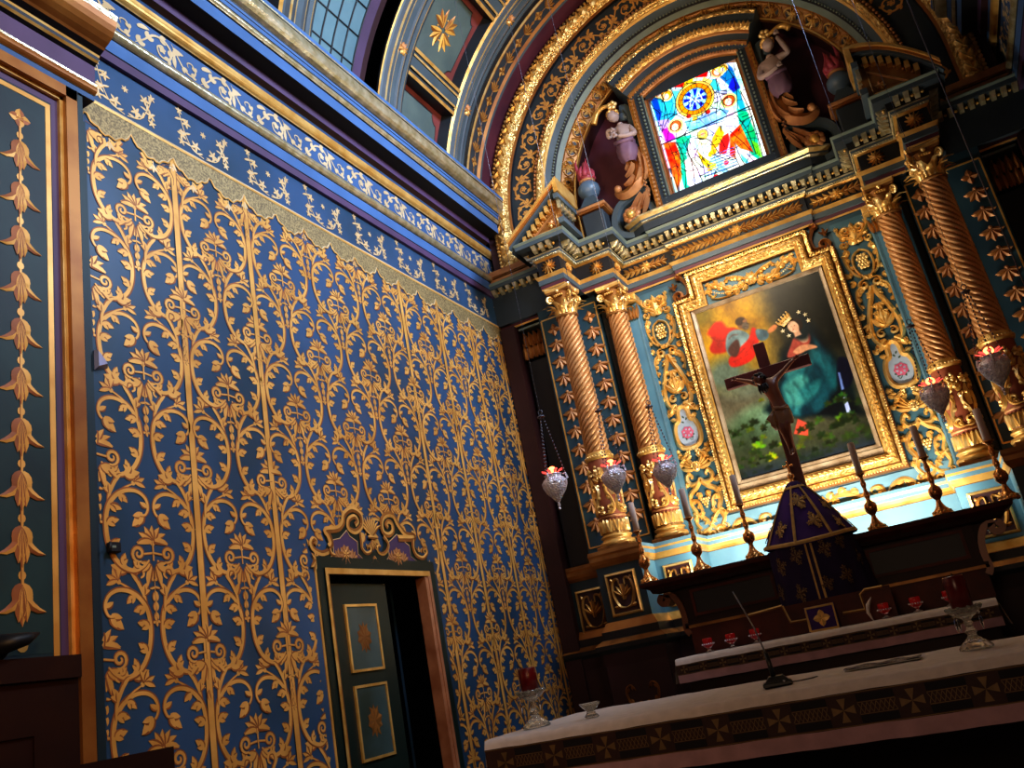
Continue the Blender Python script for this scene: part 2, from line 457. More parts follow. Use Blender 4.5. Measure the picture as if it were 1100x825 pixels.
# cornice of the side walls : frieze, scroll frieze and projecting cornice
def g(p0,z0,p1,z1,b,m): return arcprof((p0,z0),(p1,z1),b,m)
CORN = [(.0,4.90,'purple'),(.025,4.90,'purple'),(.025,4.955,'black_paint'),(.03,4.96,'blue_bright'),(.03,5.045,'black_paint'),(.035,5.05,'gold_silver')]
CORN += g(.045,5.055,.055,5.105,.012,'gold_silver')+[(.055,5.105,'black_paint'),(.03,5.115,'wall_blue'),(.03,5.315,'black_paint'),(.045,5.32,'gold_bright')]
CORN += g(.05,5.325,.075,5.375,.014,'gold')+[(.08,5.38,'wall_blue'),(.09,5.392,'maroon_dark'),(.135,5.40,'purple'),(.140,5.445,'purple'),(.145,5.447,'void'),(.25,5.455,'blue_bright'),(.252,5.545,'black_paint'),(.262,5.55,'gold_silver')]  # soffit strips near black, shadow of the undersides painted in
CORN += g(.265,5.555,.275,5.585,.008,'gold_silver')+[(.276,5.587,'black_paint'),(.280,5.592,'blue_bright'),(.282,5.622,'black_paint'),(.286,5.627,'blue_bright'),(.288,5.645,'black_paint')]
CORN += g(.292,5.655,.35,5.745,.030,'gold_silver')+[(.352,5.75,'black_paint'),(.357,5.755,'gold_silver'),(.360,5.765,'blue_bright'),(.365,5.79,'wall_blue'),(0,5.86,'wall_blue')]
def side_cornice(name, mx, pl):
    mb = MB()
    extrude_y(mb, CORN, -2.5, 6.78, mx)
    extrude_y(mb, CORN[:22], 6.78, 7.12, mx)
    fn = pl(.03)
    # rinceau
    y = 1.55; k = 0
    S = ('paint_gold_pale','paint_gold_pale')
    while y < 6.9:
        f = off(fn, y, 5.213)
        acanthus(mb, f, [(-.16,-.075),(-.10,-.02),(-.03,.055),(.05,.065),(.095,.01),(.07,-.055),(.01,-.055),(-.005,-.005),(.03,.02),(.045,-.008)], .015, .055, 5, 1, m=S, t0=.05, t1=.55, both=True)
        flower(mb, f, .03,-.005,.028,5,m=S)
        acanthus(mb, f, [(.10,.085),(.14,.02),(.19,-.045),(.245,-.06),(.275,-.015),(.25,.03),(.215,.02),(.22,-.01)], .013, .042, 4, -1, m=S, t0=.1, t1=.6, both=True)
        lobe(mb, f, .11,.06,-.3,.08,.03,.6,m=S); lobe(mb, f, .12,.0,-1.8,.08,.028,.6,m=S); lobe(mb, f, -.14,.05,.6,.09,.03,-.8,m=S)
        y += .47; k += 1
    return struct(mb.build(name))
side_cornice('trim_1', None, planeL); side_cornice('trim_2', 4.6, planeR)

# near pier on the left with the painted leaf chain ------------------
def pier(name, mx, pl):
    mb = MB(); P = .10; fn = pl(P)
    X = (lambda x: x) if mx is None else (lambda x: mx-x)
    def bx(x0,x1,y0,y1,z0,z1,m):
        a,b = sorted((X(x0),X(x1))); mb.box(a,b,y0,y1,z0,z1,m)
    bx(0,P,-.2,2.40,0,4.9,'teal_dark')
    # recessed look panel
    def fr(y0,y1,z0,z1,w,m,h0,h1,mi=None):
        bx(P+h0,P+h1,y0,y0+w,z0,z1,m); bx(P+h0,P+h1,y1-w,y1,z0,z1,m); bx(P+h0,P+h1,y0+w,y1-w,z1-w,z1,m)
    bx(P,P+.001,1.92,2.29,1.9,4.40,'teal_panel')
    fr(1.83,2.225,1.0,4.345,.024,'paint_gold',.001,.003)
    fr(1.78,2.27,1.0,4.395,.040,'purple',.001,.002)
    # moulding with two rolls
    for a,b,h in ((2.262,2.278,.02),(2.278,2.335,.045),(2.335,2.355,.02)):
        m = 'gold_brown' if h > .03 else 'gold'
        d = 2.355-b
        bx(P,P+h,a,b,1.50,4.485-d,m)
        bx(P,P+h,1.2,b,4.485-d-(b-a),4.485-d,m)
    bx(P,P+.012,2.355,2.365,1.5,4.5,'black_paint')
    # wainscot
    bx(P,P+.05,1.2,2.262,0,1.88,'dark_wood'); bx(P+.05,P+.07,1.2,2.262,1.80,1.88,'dark_wood')
    bx(P+.05,P+.06,1.30,1.40,.3,1.72,'dark_wood'); bx(P+.05,P+.06,2.08,2.18,.3,1.72,'dark_wood'); bx(P+.05,P+.06,1.4,2.08,1.62,1.72,'dark_wood')
    bx(P,P+.14,.8,2.60,1.40,1.50,'dark_wood'); bx(P,P+.10,.8,2.55,0,1.40,'dark_wood')
    # leaf chain
    m = ('paint_gold','paint_gold'); mm = G2
    yc = 2.078
    flower(mb, fn, yc, 4.19, .05, 4, h=.001, m=mm, a0=PI/4*0, w=.85); flower(mb, fn, yc, 4.19,.02,6,h=.002,m=mm)
    z = 4.10
    while z > 2.0:
        mb.poly(fn, [(yc+.016*math.cos(a), z-.0+.018*math.sin(a)) for a in [2*PI*j/10 for j in range(10)]], 'paint_gold', .001)
        ribbon(mb, fn, [(yc,z+.05),(yc,z-.05)], .012, m=mm, h0=.0005)
        zt = z-.035
        for a,l,w,b in ((-PI/2-.42,.120,.050,1.0),(-PI/2+.42,.120,.050,-1.0),(-PI/2-.15,.150,.034,-1.5),(-PI/2+.15,.150,.034,1.5),(-PI/2-.16,.135,.044,.1),(-PI/2+.16,.135,.044,-.1),(-PI/2,.150,.040,0),(-PI/2-.62,.075,.05,.9),(-PI/2+.62,.075,.05,-.9)):
            lobe(mb, fn, yc, zt, a, l, w, b, m=mm, h=.002, h0=.001)
        z -= .213
    mb.poly(fn, [(yc+.022*math.cos(a), 1.93+.022*math.sin(a)) for a in [2*PI*j/10 for j in range(10)]], 'paint_gold', .001)
    # entablature of the pier (projects over the pier only)
    pr = [(0,4.50,'black_paint'),(P+.01,4.50,'wall_blue'),(P+.01,4.53,'gold')]+g(P+.015,4.53,P+.03,4.575,.012,'gold_brown')+[(P+.03,4.575,'gold_silver'),(P+.032,4.585,'purple'),(P+.02,4.59,'purple'),(P+.02,4.70,'black_paint'),(P+.04,4.71,'gold'),(P+.05,4.72,'black_paint'),(P+.055,4.735,'gold'),(P+.06,4.745,'black_paint'),(P+.09,4.76,'gold_brown')]+g(P+.10,4.77,P+.19,4.88,.02,'gold_brown')+[(P+.19,4.88,'gold_silver'),(P+.2,4.905,'wall_blue'),(0,4.93,'wall_blue')]
    extrude_y(mb, pr, -2.5, 2.46, mx)
    # end cap
    mb.add([(X(q[0]),2.46,q[1]) for q in pr], [tuple(range(len(pr)))], 'gold_dark')
    pr2 = [(.03,4.93,'wall_blue'),(.10,4.93,'wall_blue'),(.10,5.03,'gold_dark'),(.125,5.04,'gold'),(.13,5.095,'gold'),(.10,5.1,'wall_blue'),(.031,5.11,'wall_blue')]
    extrude_y(mb, pr2, -2.5, 2.50, mx)
    mb.add([(X(q[0]),2.50,q[1]) for q in pr2], [tuple(range(len(pr2)))], 'wall_blue')
    return struct(mb.build(name))
pier('trim_3', None, planeL); pier('trim_4', 4.6, planeR)

# small devices on the wall
def small_things():
    mb = MB()
    y,z = at_x(123,588,.02)
    mb.bev(.003,.03,y-.028,y+.028,z-.022,z+.022,'black_paint',.004); mb.tube([(.02,y-.02,z+.01),(.05,y-.045,z+.012),(.055,y-.05,z-.02)],.006,'lead',6); mb.box(.03,.031,y-.02,y+.0,z-.004,z+.006,'sage')
    tag(mb.build('wall_clamp', None, (0,y,z)), 'small black clamp fixed to the blue damask wall beside the pier', 'clamp')
    y,z = at_x(110,388,.02); mb = MB()
    mb.add([(.004,y-.03,z+.055),(.004,y-.03,z-.045),(.004,y+.04,z-.02),(.004,y+.03,z+.02),(.035,y-.03,z+.04),(.035,y-.03,z-.035),(.03,y+.02,z-.01)], [(0,1,5,4),(1,2,6,5),(2,3,6),(3,0,4,6),(4,5,6)], 'lilac_plastic')
    tag(mb.build('motion_sensor', None, (0,y,z)), 'pale lilac wedge shaped sensor on the damask wall beside the pier', 'sensor')
def wall_horn():
    T=thing('wall_fixture','black pointed fixture sticking out in front of the painted leaf chain above the dark wainscot','fixture',(.17,1.98,1.93))
    q=MB(); q.tube([(-.06,0,-.02),(.02,-.03,.0),(.03,.05,.012),(.02,.10,.03)],[.03,.035,.022,.004],'black_paint',10); q.build('fixture_body',T)
wall_horn()
mat('lilac_plastic', (.35,.38,.6), .4)
small_things()

# door on the left wall ----------------------------------------------
def door():
    y0,y1,zt = DOOR
    fr = MB()
    # outer dark green band on the wall and yellow inner arris, marble right reveal
    fr.box(.0,.012,y0-.085,y0-.03,0,zt+.10,'door_green'); fr.box(0,.012,y1+.03,y1+.10,0,zt+.10,'door_green'); fr.box(0,.012,y0-.03,y1+.03,zt+.035,zt+.10,'door_green')
    fr.box(0,.005,y0-.10,y0-.085,0,zt+.1,'paint_gold'); 
    fr.box(-.28,.020,y0-.03,y0,0,zt+.035,'gold_brown'); fr.box(.005,.0205,y0-.03,y0-.008,0,zt+.035,'gold'); fr.box(-.28,.02,y0,y1,zt,zt+.035,'gold_brown'); fr.box(.019,.021,y0-.02,y1+.02,zt+.002,zt+.035,'gold')
    fr.box(-.28,.020,y1,y1+.03,0,zt+.035,'jamb_marble'); fr.box(-.06,.015,y1-.035,y1,0,zt,'jamb_marble')
    o = struct(fr.build('door_1'))
    # painted overdoor
    mb = MB(); fn = planeL(.004)
    c = lambda *P: [at_x(330+x/6.875, 540+y/6.875, .004) for x,y in P]
    base = c((75,480),(70,440),(105,400),(150,300),(115,225),(140,190),(215,180),(240,140),(265,70),(320,40),(380,70),(410,130),(395,220),(400,300),(440,380),(490,360),(540,370),(565,320),(560,250),(530,180),(535,110),(580,75),(635,95),(670,150),(700,200),(750,245),(800,240),(790,320),(830,380),(880,400),(890,470),(880,490))
    # fan triangulation from several strips is fragile: use ngon
    mb.add([fn(y,z,.001) for y,z in base], [tuple(range(len(base)))], 'door_green')
    for P in (c((135,440),(190,380),(185,275),(235,265),(285,205),(310,250),(365,290),(370,380),(445,450)), c((565,455),(600,395),(590,300),(655,235),(690,270),(750,320),(760,400),(855,470))):
        mb.add([fn(y,z,.002) for y,z in P], [tuple(range(len(P)))], 'purple'); ribbon(mb, fn, P+[P[0]], .006, .0005, .0025, m=GP)
    mm = ('paint_gold','gold_brown')
    for P,w in ((c((155,330),(170,300),(150,240),(130,205),(215,195),(255,150),(265,90),(320,50),(385,90),(395,170),(350,215),(300,190),(300,130),(340,105),(365,140),(345,165)),.045),
                (c((665,340-75),(775,265),(775,245),(720,235),(665,165),(630,100),(580,90),(545,130),(550,210),(590,240),(625,215),(620,160),(590,140),(575,165),(590,185)),.045),
                (c((150,360),(100,375),(40,345),(20,300),(35,265),(60,285),(50,310)),.035),
                (c((155,340),(175,380),(200,390)),.03),
                (c((775,260),(775,330),(800,390),(850,410),(880,370),(865,335),(845,355)),.035),
                (c((385,220),(395,300),(400,340),(430,375),(465,360),(460,320),(435,325)),.028),
                (c((555,250),(590,300),(585,350),(555,380),(520,365),(515,325),(535,325)),.028)):
        ribbon(mb, fn, cr(P,5), lambda t,w=w: w*(1-.35*t), .003, .004, m=mm)
    y,z = c((470,240))[0]
    fan(mb, fn, y,z-.01,.13,9,PI/2-.75,PI/2+.75,m=mm,w=.22,h=.002,h0=.004)
    ribbon(mb, fn, [(y-.045,z-.015),(y+.045,z-.015)],.02,.002,.006,m=mm)
    fan(mb, fn, y,z-.03,.07,5,-PI/2-.6,-PI/2+.6,m=mm,w=.3,h=.002,h0=.004); fan(mb, fn, y,z-.13,.06,2,-PI/2-.5,-PI/2+.5,m=mm,w=.3,h=.002,h0=.004)
    for P in ((280,385),(665,400)):
        y,z = c(P)[0]
        flower(mb, fn, y,z,.06,9,m=('copper','gold_brown'),h=.002,h0=.004); flower(mb, fn, y,z,.03,6,m=mm,h=.002,h0=.006)
        for d in (-1,1):
            for j in range(3): lobe(mb, fn, y+d*.05, z-.03, PI/2-d*(1.3-j*.45), .07,.03, d*.4, m=('copper','gold_brown'), h=.001,h0=.004)
    for P in ((60,420),(905,480)):
        y,z = c(P)[0]; fan(mb, fn, y,z,.07,4,-PI/2-.7,-PI/2+.7,m=mm,w=.4,h=.001,h0=.003); fan(mb, fn, y,z,.05,3,PI/2-.6,PI/2+.6,m=mm,w=.4,h=.001,h0=.003)
    mb.build('overdoor_painting', o)
    # dark room behind the opening
    rb = MB(); rb.box(-2.2,-2.15,y0-1,y1+1,0,3,'void'); rb.box(-2.2,-.30,y0-1,y0-.95,0,3,'void'); rb.box(-2.2,-.30,y1+.95,y1+1,0,3,'void'); rb.box(-2.2,-.30,y0-1,y1+1,2.6,2.65,'void')
    rb.box(-.9,-.85,y0+.75,y1+.2,0,2.3,'maroon_dark')
    struct(rb.build('wall_sacristy'))
    # open leaf, hinged at the left jamb; local x along the leaf
    L = thing('door_leaf', 'dark green panelled door leaf with two teal panels in the left wall doorway', 'door', (-.06,y0+.005,0), PI/2)
    W,H = .61,2.20
    lf = MB(); lf.bev(0,W,-.02,.02,0,H,'door_green',.006); lf.build('leaf_board', L)
    for z0,z1 in DLEAF[1]:
        pm = MB(); pm.box(.18,.46,-.026,-.02,z0,z1,'door_teal'); fl = lambda u,v,h: (u,-.027-h,v)
        zc=(z0+z1)/2
        flower(pm, fl, .32, zc, .07, 8, m=('gold_brown','gold_dark'), h=.002); fan(pm, fl, .32,zc,.09,3,PI/2-.3,PI/2+.3,m=('gold_dark','gold_brown'),w=.3,h=.001); fan(pm, fl, .32,zc,.09,3,-PI/2-.3,-PI/2+.3,m=('gold_dark','gold_brown'),w=.3,h=.001)
        for a in ((.165,.18,z0-.015,z1+.015),(.46,.475,z0-.015,z1+.015),(.18,.46,z0-.015,z0),(.18,.46,z1,z1+.015)): pm.box(a[0],a[1],-.032,-.02,a[2],a[3],'gold')
        pm.build('door_panel', L)
    kb = MB(); kb.ball((W-.05,-.05,1.06),.018,'steel'); kb.tube([(W-.05,-.02,1.06),(W-.05,-.05,1.06)],.007,'steel',6); kb.build('knob', L)
mat('door_teal', (.055,.095,.10), .35, scale=3, col2=(.03,.045,.035))
mat('steel', (.6,.6,.62), .3, .9)
DLEAF = (0,((1.24,1.61),(1.71,2.06)))
door()
# ================================================================ vault and altar arch
CZ = 5.5; R = 2.22
RIBZ = [28.5+24.6*k for k in range(6)]
BAYS = [(1.65,1.98),(2.80,3.13),(3.95,4.28),(5.10,5.44)]       # transverse ribs y0,y1 ; the coffers lie between
LASTRIB = (6.20,6.48)
def vault():
    mb = MB(); rad = math.radians
    def rp(r,y): return lambda a: (CX-r*math.cos(a), y, CZ+r*math.sin(a))
    def patch(r0,y0,r1,y1,a0,a1,m,n=8):
        ring(mb, [(r0,y0,m),(r1,y1,m)], a0, a1, CZ, n)
    ribs = BAYS+[LASTRIB]
    # transverse ribs with gilt mouldings
    for (y0,y1) in ribs:
        w = y1-y0
        pr = [(R+.16,y0,'slate_dark'),(R+.02,y0,'gold'),(R+.0,y0+.02,'slate')]
        for t,m in ((.10,'slate_dark'),(.18,'gold_bright'),(.27,'slate_dark'),(.32,'gold_bright'),(.38,'slate'),(.55,'slate_dark'),(.60,'gold_bright'),(.67,'slate_dark'),(.73,'slate'),(.84,'gold_bright'),(.93,'slate_dark')):
            rr = R-.03*math.sin(PI*t)+(-.012 if 'gold' in m else 0)
            pr.append((rr,y0+w*t,m))
        pr += [(R+.0,y1,'slate_dark'),(R+.16,y1,'slate_dark')]
        ring(mb, pr, 0, PI, CZ, 60)
    # longitudinal ribs + coffers
    for (ra,rb) in zip(ribs[:-1],ribs[1:]):
        y0,y1 = ra[1],rb[0]; big = abs(y0-4.28)<.01
        edges = []
        for c in RIBZ:
            hw = 3.2
            if big and c in (RIBZ[0],RIBZ[5]): edges.append((c-hw,c+hw)); continue
            for (d0,d1,m,dr) in ((-hw,-hw*.75,'gold',0),(-hw*.75,-hw*.5,'slate_dark',.01),(-hw*.5,-hw*.35,'gold_bright',-.01),(-hw*.35,hw*.35,'slate',0),(hw*.35,hw*.5,'gold_bright',-.01),(hw*.5,hw*.75,'slate_dark',.01),(hw*.75,hw,'gold',0)):
                patch(R+dr,y0,R+dr,y1,rad(c+d0),rad(c+d1),m,1)
            for d in (-hw,hw): patch2(mb,y0,y1,rad(c+d),R,R+.15,'black_paint')
            edges.append((c-hw,c+hw))
        cells = [(3.5,edges[0][0])]+[(edges[i][1],edges[i+1][0]) for i in range(5)]+[(edges[5][1],176.5)]
        for ci,(a0,a1) in enumerate(cells):
            win = big and ci in (0,1,5,6)
            if win: continue
            patch(R+.14,y0,R+.14,y1,rad(a0),rad(a1),'coffer_red',6)
            # grey green cartouche with notched corners, gilt rosette
            f = lambda u,v,h,am=(a0+a1)/2: (CX-(R+.135-h)*math.cos(rad(am)+u/R), v, CZ+(R+.135-h)*math.sin(rad(am)+u/R))
            hu = rad(a1-a0)/2*R-.055; ym=(y0+y1)/2; hv=(y1-y0)/2-.07; nx=.08
            P=[]
            for (su,sv) in ((1,-1),(1,1),(-1,1),(-1,-1)):
                q=[(su*hu,ym+sv*(hv-nx)),(su*(hu-.02),ym+sv*(hv-nx+.0)),(su*(hu-nx*.75),ym+sv*(hv-nx*.65)),(su*(hu-nx),ym+sv*(hv-.02)),(su*(hu-nx),ym+sv*hv)]
                if su*sv>0: q=q[::-1]
                P+=q[::-1] if True else q
            N=len(P); mb.add([f(u,v,0) for u,v in P]+[f(0,ym,0)], [(i,(i+1)%N,N) for i in range(N)], 'slate_green')
            mb.add([f(u,v,-.001) for u,v in [(u*1.03,ym+(v-ym)*1.025) for u,v in P]]+[f(0,ym,-.001)], [(i,(i+1)%N,N) for i in range(N)], 'black_paint')
            for k in range(4): fan(mb, f, .025*math.cos(PI/4+k*PI/2), ym+.025*math.sin(PI/4+k*PI/2), .155, 3, PI/4+k*PI/2-.38, PI/4+k*PI/2+.38, h=.008, h0=.003, m=('rosette_gold','gold_brown'), w=.36, mid=1.0)
            for k in range(4): mb.ball(f(.09*math.cos(k*PI/2),ym+.09*math.sin(k*PI/2),.004),.010,'rosette_gold',6,4)
        for c in RIBZ:
            for yy in ((ra[0]+ra[1])/2,(rb[0]+rb[1])/2):
                f = lambda u,v,h,c=c,yy=yy: (CX-(R-.03-h)*math.cos(rad(c)+u/R), yy+v, CZ+(R-.03-h)*math.sin(rad(c)+u/R))
                flower(mb, f, 0,0,.055,8,h=.015,h0=.0,m=('gold','copper'))
    # outer shell so no light leaks
    ring(mb, [(R+.3,-2.5,'slate_dark'),(R+.3,7.0,'slate_dark')], -.1, PI+.1, CZ, 40)
    ring(mb, [(R+.02,-2.5,'slate_dark'),(R+.02,1.2,'slate_dark')], 0, PI, CZ, 40)
    # leaf band and the purple arch reveal
    ring(mb, [(R,6.48,'black_paint'),(R-.03,6.49,'gold_bright'),(R-.035,6.515,'gold_brown'),(R-.03,6.53,'slate_dark'),(R-.02,6.70,'gold_brown'),(R-.045,6.72,'slate'),(R-.05,6.745,'maroon'),(R-.06,6.92,'maroon_dark')], 0, PI, CZ, 64)
    f = lambda u,v,h: (CX-(R-.028-h)*math.cos(u/R), v, CZ+(R-.028-h)*math.sin(u/R))
    n = 44
    for i in range(n):
        u = PI*R*(i+.5)/n
        ff = off(f, u, 6.615)
        if i%2: fan(mb, ff, -.05,0,.10,5,-.8,.8,m=('gold','gold_dark'),w=.42,h=.004); lobe(mb, ff, .05,0,0,.05,.03,0,m=('gold','gold_dark'),h=.004)
        else: flower(mb, ff, 0,0,.055,4,m=('gold','gold_dark'),h=.004,a0=0,w=.9)
    ribbon(mb, f, [(PI*R*i/90,6.615) for i in range(91)], .006, .002, m=('gold','gold_dark'))
    return struct(mb.build('ceiling'))
mat('rosette_gold',(.9,.5,.10),.45,.2,scale=12)
def patch2(mb,y0,y1,a,r0,r1,m):
    mb.add([(CX-r*math.cos(a),y,CZ+r*math.sin(a)) for r in (r0,r1) for y in (y0,y1)], [(0,1,3,2)], m)
vault()
def clerestory_window(sd, y0=4.28, y1=5.10):
    """leaded light following the curve of the vault, in a deep reveal"""
    mb = MB(); a0,a1=math.radians(3),math.radians(RIBZ[1]-3.2)
    P=lambda r,y,a: ((CX-r*math.cos(a)) if sd>0 else 4.6-(CX-r*math.cos(a)), y, CZ+r*math.sin(a))
    def pt(r0,ya,r1,yb,m,aa=a0,ab=a1,n=14):
        V=[];F=[]
        for i in range(n+1):
            a=aa+(ab-aa)*i/n; V+=[P(r0,ya,a),P(r1,yb,a)]
        mb.add(V,[(2*i,2*i+1,2*i+3,2*i+2) for i in range(n)],m)
    pt(R+.17,y0-.02,R+.17,y1-.16,'window_pane'); pt(R+.165,y1-.16,R+.155,y1-.06,'purple'); pt(R+.155,y1-.06,R+.155,y1+.01,'maroon_dark'); pt(R,y1,R+.17,y1,'void'); pt(R,y0,R+.17,y0,'slate')
    mb.add([P(R,y0,a1),P(R,y1,a1),P(R+.17,y1,a1),P(R+.17,y0,a1)],[(0,1,2,3)],'void')
    n=5
    for i in range(n+1):
        y=y0+.0+(y1-.16-y0)*i/n; mb.tube([P(R+.162,y,a0+(a1-a0)*j/12) for j in range(13)],.007,'lead',5)
    for i in range(9):
        a=a0+(a1-a0)*i/8; mb.tube([P(R+.162,y0,a),P(R+.162,y1-.16,a)],.007,'lead',5)
    return struct(mb.build('window_%d'%(2 if sd>0 else 3)))
clerestory_window(1); clerestory_window(-1)

# ---------------------------------------------------------------- the arch wall with concentric carved rings
AY = 6.92
def arch():
    mb = MB(); cz = 5.5
    # profile from outside (r large) to the inner recess
    pr = [(2.22,AY-.02,'maroon_dark'),(2.13,AY-.0,'gold_carved')]
    pr += [(2.12,AY-.02,'gold_carved')]+[(2.12-.15*t,AY-.02-.055*math.sin(PI*t),'gold_carved') for t in (.15,.3,.5,.7,.85)]+[(1.97,AY-.01,'gold_brown'),(1.945,AY+.0,'black_paint'),(1.94,AY+.03,'slate_dark')]
    pr += [(1.68,AY+.03,'gold_brown'),(1.665,AY-.01,'gold_carved')]+[(1.665-.05*t,AY-.01-.03*math.sin(PI*t),'gold_carved') for t in (.3,.6)]+[(1.61,AY,'gold_bright'),(1.60,AY,'gold'),(1.585,AY+.02,'slate'),(1.52,AY+.06,'black_paint'),(1.50,AY+.07,'sage'),(1.455,AY+.10,'gold_brown'),(1.45,AY+.12,'gold_dark'),(1.36,AY+.20,'gold'),(1.35,AY+.19,'gold_bright'),(1.335,AY+.19,'gold_dark'),(1.33,AY+.22,'maroon_dark'),(1.33,7.30,'maroon_dark')]
    ring(mb, pr, 0, PI, cz, 72, smooth=False)
    # straight jambs below the springing and their base moulding
    for sg in (1,-1):
        for (p,q) in zip(pr[:-1],pr[1:]):
            mb.add([(CX-sg*p[0],p[1],5.14),(CX-sg*q[0],q[1],5.14),(CX-sg*q[0],q[1],cz),(CX-sg*p[0],p[1],cz)],[(0,1,2,3)],p[2])
        x0,x1=sorted((CX-sg*2.3,CX-sg*1.32)); mb.box(x0,x1,AY-.02,7.3,4.60,5.10,'slate_dark')
        for (z0,z1,o,m) in ((5.04,5.065,.03,'copper'),(5.065,5.085,.02,'gold_brown'),(5.085,5.14,.05,'copper'),(5.07,5.10,.04,'gold_dark')): mb.box(x0,x1,AY-.02-o,7.3,z0,z1,m)
        fj=lambda u,v,h: (CX-sg*(1.81+v),AY+.027-h,5.5-u)
        acanthus(mb, fj, [(.02,-.08),(.10,-.09),(.20,-.03),(.24,.05),(.18,.09),(.12,.05),(.14,.0),(.18,.01)], .018,.05,6,1,m=('paint_gold','copper'),both=True)
        for k in range(9):
            z=5.18+k*.04; mb.ball((CX-sg*2.135,AY-.015,z),.020,'gold_bright',6,4); mb.ball((CX-sg*1.675,AY-.01,z),.018,'copper',6,4); mb.ball((CX-sg*1.515,AY+.045,z),.010,'sage',6,4)
        fk=lambda u,v,h: (CX-sg*(2.045+v),AY-.07-h,5.5-u)
        for k in range(3): lobe(mb, fk, .03+.11*k,-.04,.5,.11,.05,.3,h=.022,m=('gold_bright','gold')); lobe(mb, fk, .03+.11*k,.04,-.5,.09,.04,-.3,h=.018,m=('gold_bright','gold'))
    # beads and eggs
    def beads(r,y,br,n,m,sq=(1,1,1)):
        for i in range(n):
            a=PI*(i+.5)/n
            if 5.5+r*math.sin(a) < 5.05: continue
            mb.ball((CX-r*math.cos(a),y,cz+r*math.sin(a)),br,m,6,4,sq)
    beads(2.135,AY-.015,.020,150,'gold_bright'); beads(1.675,AY-.01,.018,130,'copper'); beads(1.515,AY+.045,.010,150,'sage')
    f = ringmap(2.045,AY-.07,cz)
    n=56
    for i in range(n):
        u=PI*2.045*(i+.5)/n
        ff=off(f,u,0)
        lobe(mb, ff, -.05,-.04,.5,.11,.05,.3,h=.022,m=('gold_bright','gold')); lobe(mb, ff, -.05,.04,-.5,.09,.04,-.3,h=.018,m=('gold_bright','gold'))
    # scroll band
    f = ringmap(1.81,AY+.027,cz); S=('paint_gold','copper'); L=.52; n=int(PI*1.81/L)
    for i in range(n):
        for sgn,base in ((1,0),(-1,L/2)):
            ff0=off(f,(i+.5)*L-L*.25+base,0)
            ff=(lambda u,v,h,F=ff0,s=sgn: F(u,v*s,h))
            acanthus(mb, ff, [(-.20,.09),(-.13,.02),(-.06,-.07),(.03,-.09),(.09,-.03),(.075,.05),(.0,.07),(-.045,.02),(-.01,-.035),(.035,-.02),(.03,.015)], .018,.05,6,-1,m=S,t0=.08,t1=.6,both=True)
            flower(mb, ff, .01,0,.03,5,m=S); lobe(mb, ff, -.15,.05,1.0,.07,.03,-.6,m=S); lobe(mb, ff, -.12,.0,-2.2,.06,.025,.6,m=S)
    # leaf rosettes on the inner hollow
    def hollow(u,v,h):
        a=u/1.405; r=1.405+v; y=AY+.16-v*.85-h
        return (CX-r*math.cos(a),y,cz+r*math.sin(a))
    n=22
    for i in range(n):
        u=PI*1.405*(i+.5)/n; ff=off(hollow,u,0)
        ribbon(mb, ff, [(.085*math.cos(a),.042*math.sin(a)) for a in [2*PI*j/14 for j in range(14)]],.012,.012,.0,m=('gold','gold_dark'),closed=True)
        mb.slab(ff,[(.07*math.cos(a),.034*math.sin(a)) for a in [2*PI*j/12 for j in range(12)]],'black_paint',.0005,.001)
        flower(mb, ff, 0,0,.06,7,h=.016,h0=.002,m=('gold_bright','gold_dark'),w=.5); flower(mb, ff, 0,0,.03,6,h=.024,h0=.006,m=('gold_bright','gold'))
        lobe(mb, ff, .09,-.03,PI/2,.06,.04,0,h=.012,m=('gold','gold_dark'))
    # spandrel wall at the plane of the arch
    cz=5.5; N=40
    V=[];F=[]
    for i in range(N+1):
        a=PI*i/N; V += [(CX-2.2*math.cos(a),AY+.03,cz+2.2*math.sin(a)),(CX-2.6*math.cos(a),AY+.03,cz+2.6*math.sin(a))]
    for i in range(N): F.append((2*i,2*i+1,2*i+3,2*i+2))
    mb.add(V,F,'maroon_dark')
    return struct(mb.build('trim_5'))
arch()
def back_wall():
    mb = MB()
    # lunette field behind the rings, with a hole for the window ; lower field behind the altarpiece
    wx0,wx1,wz0,wz1 = 1.80,2.80,5.25,6.62
    mb.box(0,wx0,YW,YW+.3,0,8,'maroon'); mb.box(wx1,4.6,YW,YW+.3,0,8,'maroon')
    mb.box(wx0,wx1,YW,YW+.3,0,wz0,'maroon'); mb.box(wx0,wx1,YW,YW+.3,wz1,8,'maroon')
    return struct(mb.build('wall_back'))
back_wall()
def floors():
    mb=MB(); mb.box(-.3,4.9,-2.5,7.6,-.1,0,'marble_floor'); struct(mb.build('floor'))
    mb=MB(); mb.bev(0.0,4.6,2.9,7.3,.0,.25,'marble_floor',.015); struct(mb.build('floor_sanctuary'))
    mb=MB(); mb.bev(.9,3.7,4.95,7.3,.25,.42,'marble_floor',.015); struct(mb.build('floor_predella'))
floors()
